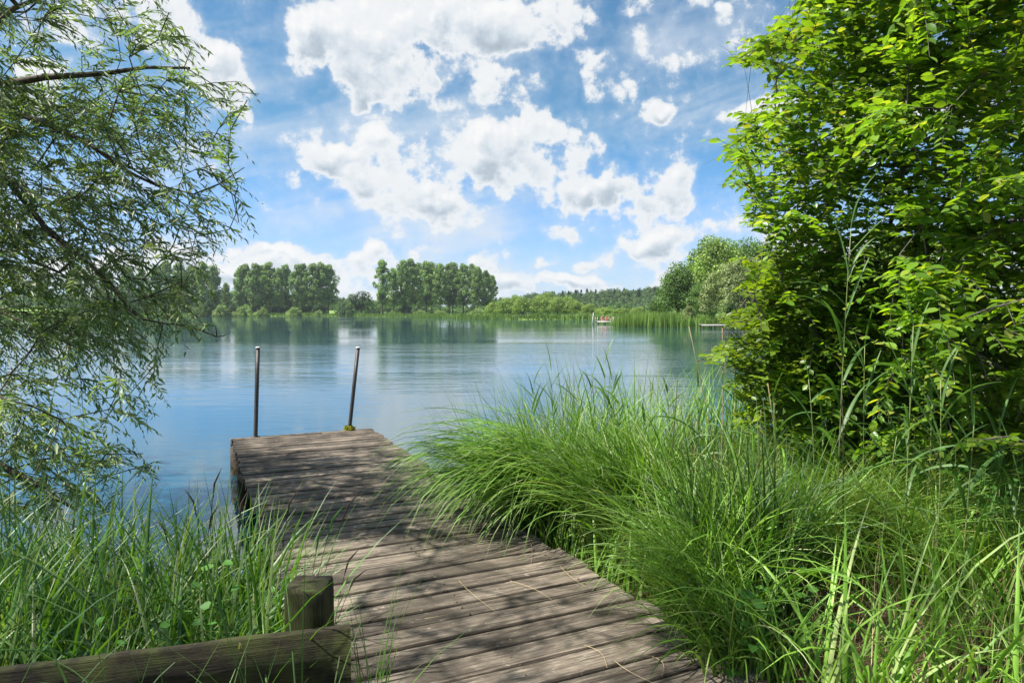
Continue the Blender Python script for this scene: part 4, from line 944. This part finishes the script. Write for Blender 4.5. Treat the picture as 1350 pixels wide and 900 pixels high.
poprow([502,516,530,540,550,560,570,580,590,600,610,620,630,640,650], [318,330,312,326,334], 'long poplar row right of the dark round bush', [340,350,343,342,343,345,344,345,347,346,348,349,350,353,359], 'poplars in the long row')
poprow([172,190,206,222,240,256,270,283], [330,342,326,338], 'poplar row half hidden by the willow', [352,350,348,345,346,350,345,349], 'poplars in the row by the willow')
poprow([300, 60, 100, 140], [350, 330, 336, 340], 'shorter poplars between the rows', [372, 350, 346, 352], 'shorter poplars')
def bushes(lst, name, cat, grp_, lbf):
    for i, (px, Y, top, wpx, key) in enumerate(lst):
        X = (px - 675) / F * Y; g0 = max(float(ground_z(X, Y)), 0); hgt = (411 - top) / F * Y + CAMH - g0; wd = wpx / F * Y
        tm, cm = LIB[key]; bh_ = {'bush': 4.5, 'mix': 9, 'for': 16}.get(key[:-1], 8 if key == 'bushd0' else 5); bw_ = {'bush': 9, 'mix': 9, 'for': 11}.get(key[:-1], 13 if key == 'bushd0' else 8)
        put_tree(name, key, X, Y, wd / bw_, i * 2.1, lbf(i), cat, grp_, hgt / bh_, 'stems' if 'bush' in name else 'trunk')
bushes([(232,300,402,26,'bush0'),(262,300,398,24,'bush1'),(292,302,400,26,'bush2'),(322,303,399,30,'bush0'),(345,302,403,22,'bush1'),(388,306,403,26,'bush2'),(420,310,407,16,'bush0')], 'willow_bush', 'bush', 'pale bushes at the left far shore',
   lambda i: f'{ORD[i]} pale rounded bush from the left on the far shore under the middle poplars')
bushes([(275,304,393,22,'bushd1'),(311,306,396,22,'bushd1'),(420,318,396,22,'bushd1'),(535,316,398,16,'bushd1'),(625,300,398,18,'bushd1')], 'dark_bush', 'bush', 'dark bushes under the poplars', lambda i: f'{ORD[i]} small dark bush from the left at the feet of the poplars')
bushes([(476,312,383,56,'bushd0')], 'dark_bush', 'bush', None, lambda i: 'large dark rounded bush standing alone between the two poplar rows')
bushes([(556,290,407,30,'bush1'),(580,285,408,26,'bush2'),(518,298,409,20,'bush0'),(632,270,405,34,'bush1')], 'willow_bush', 'bush', 'pale bushes under the long poplar row', lambda i: f'{ORD[i]} low yellow green bush listed from under the long poplar row')
BW = [(652,238,396,26),(668,235,390,30),(690,232,388,32),(712,230,386,30),(735,226,389,32),(757,224,393,30),(776,220,399,28),(797,216,404,30),(820,205,404,30),(842,200,403,26),(722,245,383,30),(748,246,387,26),(680,246,386,24)]
for i, (px, Y, top, wpx) in enumerate(BW):
    X = (px - 675) / F * Y; g0 = max(float(ground_z(X, Y)), 0); hgt = (411 - top) / F * Y + CAMH - g0; wd = wpx / F * Y
    put_tree('shore_tree', 'mix%d' % (i % 3), X, Y, wd / 9, i * 1.7, (f'{ORD[i]} light green rounded tree from the left in the thicket left of the bathing jetty' if i < 10 else f'light green tree rising behind the thicket, {ORD[i-10]} of its three tall ones'), 'tree', 'light green thicket on the far shore', hgt / 9)
# far woods, read as one mass each
def wood(name, label, placed, kind='stuff'):
    Vs, Fs, k = [], [], 0
    for (key, X, Y, z, s, sz, a) in placed:
        cm = LIB[key][1]; n = len(cm.vertices); co = np.empty(n * 3, np.float32); cm.vertices.foreach_get('co', co); co = co.reshape(-1, 3)
        ca, sa = math.cos(a), math.sin(a); co = np.column_stack([(co[:, 0] * ca - co[:, 1] * sa) * s + X, (co[:, 0] * sa + co[:, 1] * ca) * s + Y, co[:, 2] * sz + z])
        Vs.append(co); Fs.append(np.arange(n).reshape(-1, 4) + k); k += n
    return np.vstack(Vs), np.vstack(Fs)
def mass(name, label, cat, rows, keyf, leafm):
    r = random.Random(len(label)); pl_ = []
    for (x0, x1, Y, step, topf) in rows:
        px = x0
        while px < x1:
            Yj = Y + r.uniform(-14, 14); X = (px - 675) / F * Yj; key = keyf(r); base = {'for': 16, 'con': 22}[key[:3]]
            top = topf(px) + r.uniform(-3, 2.5); htop = (411 - top) / F * Yj + CAMH; hgt = r.uniform(13, 18) if key[:3] == 'for' else r.uniform(17, 23)
            pl_.append((key, X, Yj, htop - hgt, hgt / base * 1.05, hgt / base, r.uniform(0, 6))); px += step * r.uniform(.7, 1.3)
    V, Fa = wood(name, label, pl_); o = link(name, mesh_np(name, V, [Fa], leafm)); tag(o, label, cat, kind='stuff'); return o
# the wooded hill itself
def hillmesh(name, x0, x1, Y0, Y1, topf, mat):
    nx_, ny_ = 60, 16; V = []
    for j in range(ny_):
        Y = Y0 + (Y1 - Y0) * j / (ny_ - 1); f = math.sin(min(1, j / (ny_ - 1) * 1.15) * math.pi / 2)
        for i in range(nx_):
            px = x0 + (x1 - x0) * i / (nx_ - 1); e = math.sin(math.pi * i / (nx_ - 1)) ** .4; zt = (411 - topf(px)) / F * Y1 + CAMH - 12
            V.append(((px - 675) / F * (Y0 + Y1) / 2 * (1 + .15 * (j / ny_ - .5)), Y, .3 + f * e * max(zt, .2)))
    ii = np.array([j * nx_ + i for j in range(ny_ - 1) for i in range(nx_ - 1)])
    tag(link(name, mesh_np(name, V, [np.stack([ii, ii + 1, ii + nx_ + 1, ii + nx_], 1)], mat, True)), kind='structure')
M_hill = plain_mat('hill_ground', (.03, .055, .02), .95, .1, 0, .3, .1)
topA = lambda px: np.interp(px, [560, 700, 740, 800, 850, 900, 1100, 1300], [392, 384, 381, 379, 376, 377, 372, 370])
topB = lambda px: np.interp(px, [-50, 200, 420, 440, 470, 640], [384, 382, 384, 388, 392, 394])
hillmesh('hill', 600, 1350, 330, 520, topA, M_hill)
mass('far_wood', 'dark mixed wood with pointed conifers on the low hill behind the bathing jetty', 'wood',
     [(650, 1180, 400, 9, lambda p: topA(p) + 16), (640, 1180, 440, 9, lambda p: topA(p) + 9), (640, 1180, 480, 8, lambda p: topA(p) + 3), (690, 1180, 510, 5, lambda p: topA(p) + 1)],
     lambda r: r.choice(['for0', 'for1', 'for2']), M_forest)
mass('conifer_wood', 'row of pointed dark conifers along the crest of the wooded hill', 'wood', [(735, 1000, 495, 7, lambda p: topA(p) + 4.5)], lambda r: r.choice(['con0', 'con1']), M_conif)
hillmesh('hill', -120, 660, 420, 620, topB, M_hill)
mass('far_wood', 'dark distant wood showing between and behind the poplar rows at the left', 'wood',
     [(-60, 560, 470, 9, lambda p: topB(p) + 8), (-60, 500, 530, 8, topB), (560, 665, 480, 9, lambda p: topB(p) + 5)], lambda r: r.choice(['for0', 'for1', 'for2']), M_forest)
mass('undergrowth_wood', 'low dark undergrowth filling the space beneath and behind the poplar rows', 'undergrowth',
     [(100, 425, 362, 6, lambda p: 393), (455, 566, 360, 6, lambda p: 393), (566, 640, 372, 9, lambda p: 400), (640, 880, 300, 7, lambda p: 398)], lambda r: r.choice(['for0', 'for1', 'for2']), M_forest)
# reed belt and rushes along the far shore, and the reed bed before the dark tree
def belt(name, label, line, n, hr, depth, wid, mat=M_belt):
    L = np.array(line, float); seg = np.linalg.norm(np.diff(L, axis=0), axis=1); cum = np.concatenate([[0], np.cumsum(seg)]); u = rng.uniform(0, cum[-1], n)
    x = np.interp(u, cum, L[:, 0]); y = np.interp(u, cum, L[:, 1]) ; x = x + rng.normal(0, depth * .3, n); y = y + rng.normal(0, depth * .5, n)
    z = np.maximum(ground_z(x, y), -.1); hgt = U(*hr, n) * (.8 + .25 * np.sin(u * .35) * np.sin(u * .11))
    o = blades(name, mat, np.column_stack([x, y, z]), hgt, U(0, 6.28, n), U(0, .16, n), U(0, .5, n), np.full(n, wid), None, 2, fold=0); return tag(o, label, 'reeds', kind='stuff')
far_line = [(30,161),(20,177.5),(2,182.5),(-9,197.5),(-40,280),(-80,314),(-150,320),(-240,296)]
belt('reed_belt', 'yellow green reed belt lining the far shore of the lake', far_line, 15000, (.9, 1.9), 3.5, .30)
belt('reed_bed', 'bright green reed bed in the shallows before the dark round tree', [(15.2,96.5),(18,94.8),(22,93.2),(27,92)], 6500, (1.5, 2.5), 2.2, .09)
# trees of the right shore
LIB['dense'] = far_tree_mesh('round', 10.5, 8.0, M_dense, 90, 260, .30, 90); LIB['tall'] = far_tree_mesh('round', 16, 12, M_mixed, 91, 260, .40, 100)
LIB['tall2'] = far_tree_mesh('round', 16, 12, M_dense, 92, 240, .40, 90); LIB['weep'] = far_tree_mesh('weeping', 9, 10, M_weep, 93, 130, .24, 80)
LIB['shrub'] = far_tree_mesh('bush', 4, 3.2, M_weep, 94, 200, .17, 50)
def at(px, Y): return (px - 675) / F * Y
def tall(name, key, px, Y, top, wpx, lb, cat='tree', grp=None, bh_=10.5, bw_=8.0, rz=0):
    X = at(px, Y); g0 = max(float(ground_z(X, Y)), 0); put_tree(name, key, X, Y, wpx / F * Y / bw_, rz, lb, cat, grp, ((411 - top) / F * Y + CAMH - g0) / bh_)
tall('shore_tree', 'dense', 893, 106, 340, 58, 'dark rounded tree standing directly behind the bright reed bed')
tall('shore_tree', 'dense', 868, 118, 388, 30, 'small tree sloping down on the left flank of the dark rounded one', rz=2)
tall('shore_tree', 'tall', 938, 122, 297, 86, 'tallest tree of the right shore with a ragged crown against the clouds', bh_=16, bw_=12)
tall('shore_tree', 'tall2', 990, 128, 302, 84, 'tree just right of the tallest one, half hidden by the near broadleaf tree', bh_=16, bw_=12, rz=1)
tall('shore_tree', 'tall2', 1060, 110, 320, 110, 'right shore tree seen through gaps in the near broadleaf tree', bh_=16, bw_=12, rz=3)
tall('shore_tree', 'tall', 1180, 90, 300, 140, 'right shore tree fully behind the near broadleaf tree towards the picture edge', bh_=16, bw_=12, rz=4)
tall('shore_tree', 'dense', 925, 103, 368, 44, 'dark tree filling the gap between the rounded tree and the weeping willow', rz=4)
tall('weeping_willow', 'weep', 975, 91, 335, 98, 'pale grey green weeping willow drooping over the small jetty', 'willow tree', None, 9, 10)
tall('pale_shrub', 'shrub', 906, 92.5, 393, 24, 'narrow pale silvery shrub at the water edge right of the reed bed', 'shrub', None, 4, 3.2)
for i, (px, Y, top, wpx) in enumerate([(962, 96, 392, 40), (992, 93, 385, 46), (1022, 90, 380, 50), (1056, 86, 372, 60)]):
    tall('shore_bush', 'bush0', px, Y, top, wpx, f'{ORD[i]} low yellow green bush from the left behind the small jetty', 'bush', 'bushes behind the small jetty', 4.5, 9, i)
# small jetty under the weeping willow
M_far_wood = plain_mat('far_wood_boards', (.32, .30, .28), .8)
jt = empty('small_jetty', (at(955, 84), 84, 0), 0, 'small grey wooden jetty on posts beneath the weeping willow', 'jetty')
b = MB()
for k in range(30): b.box((-2.9 + k * .2, 0, .48), (.19, 1.6, .05))
b.build('deck', M_far_wood, jt)
b = MB(); b.box((0, -.83, .40), (6.0, .05, .18)); b.build('edge_beam', M_far_wood, jt)
for k in range(5):
    for sy in (-.7, .7): b = MB(); b.tube([(-2.8 + k * 1.4, sy, -1.5), (-2.8 + k * 1.4, sy, .42)], [.07, .07], 8); b.build('post', M_beam, jt)
# bathing jetty with its people
PX, PY = at(807, 114), 114.
bj = empty('bathing_jetty', (PX, PY, 0), 0, 'low bathing jetty on posts crowded with sitting bathers by the far reeds', 'jetty')
M_pale = plain_mat('pale_boards', (.5, .48, .44), .8)
b = MB()
for k in range(26): b.box((-2.5 + k * .2, 0, .47), (.19, 2.4, .05))
b.build('deck', M_pale, bj)
b = MB(); b.box((0, -1.22, .39), (5.2, .05, .16)); b.build('edge_beam', M_pale, bj)
for k in range(5):
    for sy in (-1.1, 1.1): b = MB(); b.tube([(-2.4 + k * 1.2, sy, -1.5), (-2.4 + k * 1.2, sy, .44)], [.08, .08], 8); b.build('post', M_beam, bj)
la = MB()
for sx_ in (-2.95, -2.6): la.tube([(sx_, -1.1, -.6), (sx_, -1.15, 1.1), (sx_ + .08, -.9, 1.25), (sx_ + .12, -.7, .5)], .035, 6)
for zz in (-.3, 0, .3): la.tube([(-2.95, -1.12, zz), (-2.6, -1.12, zz)], .03, 6)
la.build('ladder', plain_mat('ladder_steel', (.6, .6, .6), .3, .5, .8), bj)
b = MB(); b.tube([(0, 0, -.8), (.28, 0, 1.9)], [.05, .04], 8); o = b.build('mooring_pole', M_cap, None, True); o.location = (at(780, 112), 112, 0); tag(o, 'thin white pole leaning in the water at the left of the bathing jetty', 'pole')
M_skin = plain_mat('skin', (.50, .30, .21), .55, .4, 0, .05); M_hair = plain_mat('hair', (.035, .02, .012), .6)
def person_mesh(pose, seed):
    """sitting or kneeling adult, skinned from a joint skeleton"""
    J = dict(pel=(0, 0, .10), sp=(0, .03, .32), ch=(0, .02, .50), ne=(0, .0, .62), hd=(0, -.02, .72), ht=(0, -.02, .82))
    for s, n_ in ((-1, 'l'), (1, 'r')):
        if pose == 'hug': J.update({n_+'h': (s*.09, .0, .09), n_+'k': (s*.12, -.38, .42), n_+'a': (s*.11, -.42, .05), n_+'t': (s*.12, -.57, .03), n_+'s': (s*.18, .02, .54), n_+'e': (s*.22, -.18, .36), n_+'w': (s*.07, -.38, .36), n_+'f': (s*.01, -.44, .36)})
        elif pose == 'dangle': J.update({n_+'h': (s*.09, .0, .09), n_+'k': (s*.11, -.44, .09), n_+'a': (s*.11, -.46, -.33), n_+'t': (s*.12, -.60, -.38), n_+'s': (s*.18, .02, .54), n_+'e': (s*.24, .06, .30), n_+'w': (s*.22, -.08, .10), n_+'f': (s*.21, -.14, .07)})
        else: J.update({n_+'h': (s*.09, .0, .09), n_+'k': (s*.22, -.40, .07), n_+'a': (s*.02, -.36, .05), n_+'t': (-s*.10, -.38, .05), n_+'s': (s*.18, .02, .54), n_+'e': (s*.24, .13, .32), n_+'w': (s*.22, .22, .08), n_+'f': (s*.22, .27, .03)})
    Rr = dict(pel=.14, sp=.125, ch=.135, ne=.055, hd=.10, ht=.075)
    for n_ in 'lr': Rr.update({n_+'h': .10, n_+'k': .062, n_+'a': .04, n_+'t': .032, n_+'s': .065, n_+'e': .042, n_+'w': .03, n_+'f': .028})
    names = list(J); E = [('pel','sp'),('sp','ch'),('ch','ne'),('ne','hd'),('hd','ht')]
    for n_ in 'lr': E += [('pel',n_+'h'),(n_+'h',n_+'k'),(n_+'k',n_+'a'),(n_+'a',n_+'t'),('ch',n_+'s'),(n_+'s',n_+'e'),(n_+'e',n_+'w'),(n_+'w',n_+'f')]
    me = bpy.data.meshes.new('sk'); me.from_pydata([J[n] for n in names], [(names.index(a), names.index(b_)) for a, b_ in E], [])
    o = bpy.data.objects.new('sk', me); COL.objects.link(o); sm = o.modifiers.new('s', 'SKIN'); o.modifiers.new('u', 'SUBSURF').levels = 1
    for i, n in enumerate(names): me.skin_vertices[0].data[i].radius = (Rr[n], Rr[n]); me.skin_vertices[0].data[i].use_root = (n == 'pel')
    dg = bpy.context.evaluated_depsgraph_get(); ev = bpy.data.meshes.new_from_object(o.evaluated_get(dg)); bpy.data.objects.remove(o); 
    return ev
bases = {p_: person_mesh(p_, 0) for p_ in ('hug', 'dangle', 'cross')}
def person(x, y, rz, pose, shirt, pants, label, s=1.0):
    me = bases[pose].copy(); me.materials.clear()
    for mm in (M_skin, shirt, pants, M_hair): me.materials.append(mm)
    for p_ in me.polygons:
        c = p_.center; mi = 0
        if c.z > .74 or (c.z > .66 and c.y > .02): mi = 3
        elif .16 < c.z < .58 and abs(c.x) < .20 and c.y > -.16: mi = 1
        elif c.z <= .2 and abs(c.x) < .26 and c.y > -.22: mi = 2
        p_.material_index = mi; p_.use_smooth = True
    o = bpy.data.objects.new('person', me); COL.objects.link(o); o.location = (PX + x, PY + y, .52); o.rotation_euler = (0, 0, rz); o.scale = (s * 1.08,) * 3
    tag(o, label, 'person', 'bathers on the far jetty')
cm_ = lambda n, c: plain_mat('cloth_' + n, c, .85, .2, 0, .1)
red, whi, blu, blk, pnk, gry = cm_('red', (.38, .06, .06)), cm_('white', (.8, .8, .78)), cm_('blue', (.08, .14, .35)), cm_('black', (.02, .02, .025)), cm_('pink', (.55, .28, .30)), cm_('grey', (.3, .32, .35))
person(-1.75, -.6, .3, 'cross', pnk, red, 'leftmost sitting bather in pink beside the ladder')
person(-1.05, -.7, -.2, 'hug', red, blk, 'bather in red sitting with knees drawn up')
person(-.45, -.2, .4, 'hug', blk, blu, 'bather in black sitting right behind the one in red')
person(.15, -.75, 0, 'cross', whi, blu, 'bather in a white shirt sitting cross legged in the middle of the jetty')
person(.75, .1, -.5, 'hug', blu, gry, 'bather in dark blue sitting behind the white shirt')
person(1.25, -.6, .2, 'cross', gry, blk, 'bather in grey sitting cross legged towards the right end', 1.05)
person(1.75, 0, .6, 'hug', blk, whi, 'bather in black with pale trousers at the right end of the jetty')
person(2.2, -.6, -.3, 'cross', pnk, whi, 'rightmost bather in a pink top and white trousers', 1.04)

# ------------------------------------------------------------------ thin summer haze over the lake
m = bpy.data.materials.new('haze'); m.use_nodes = True; m.node_tree.nodes.clear(); t = NT(m.node_tree)
out = t.node('ShaderNodeOutputMaterial'); pv = t.node('ShaderNodeVolumePrincipled'); pv.inputs['Color'].default_value = (.80, .90, 1, 1); pv.inputs['Density'].default_value = .00015; pv.inputs['Anisotropy'].default_value = .2
t.link(pv.outputs[0], out.inputs['Volume'])
b = MB(); b.box((0, 500, 28), (2020, 1620, 64)); tag(b.build('haze', m), 'thin bluish summer haze over the lake and far shore', 'haze', kind='stuff')
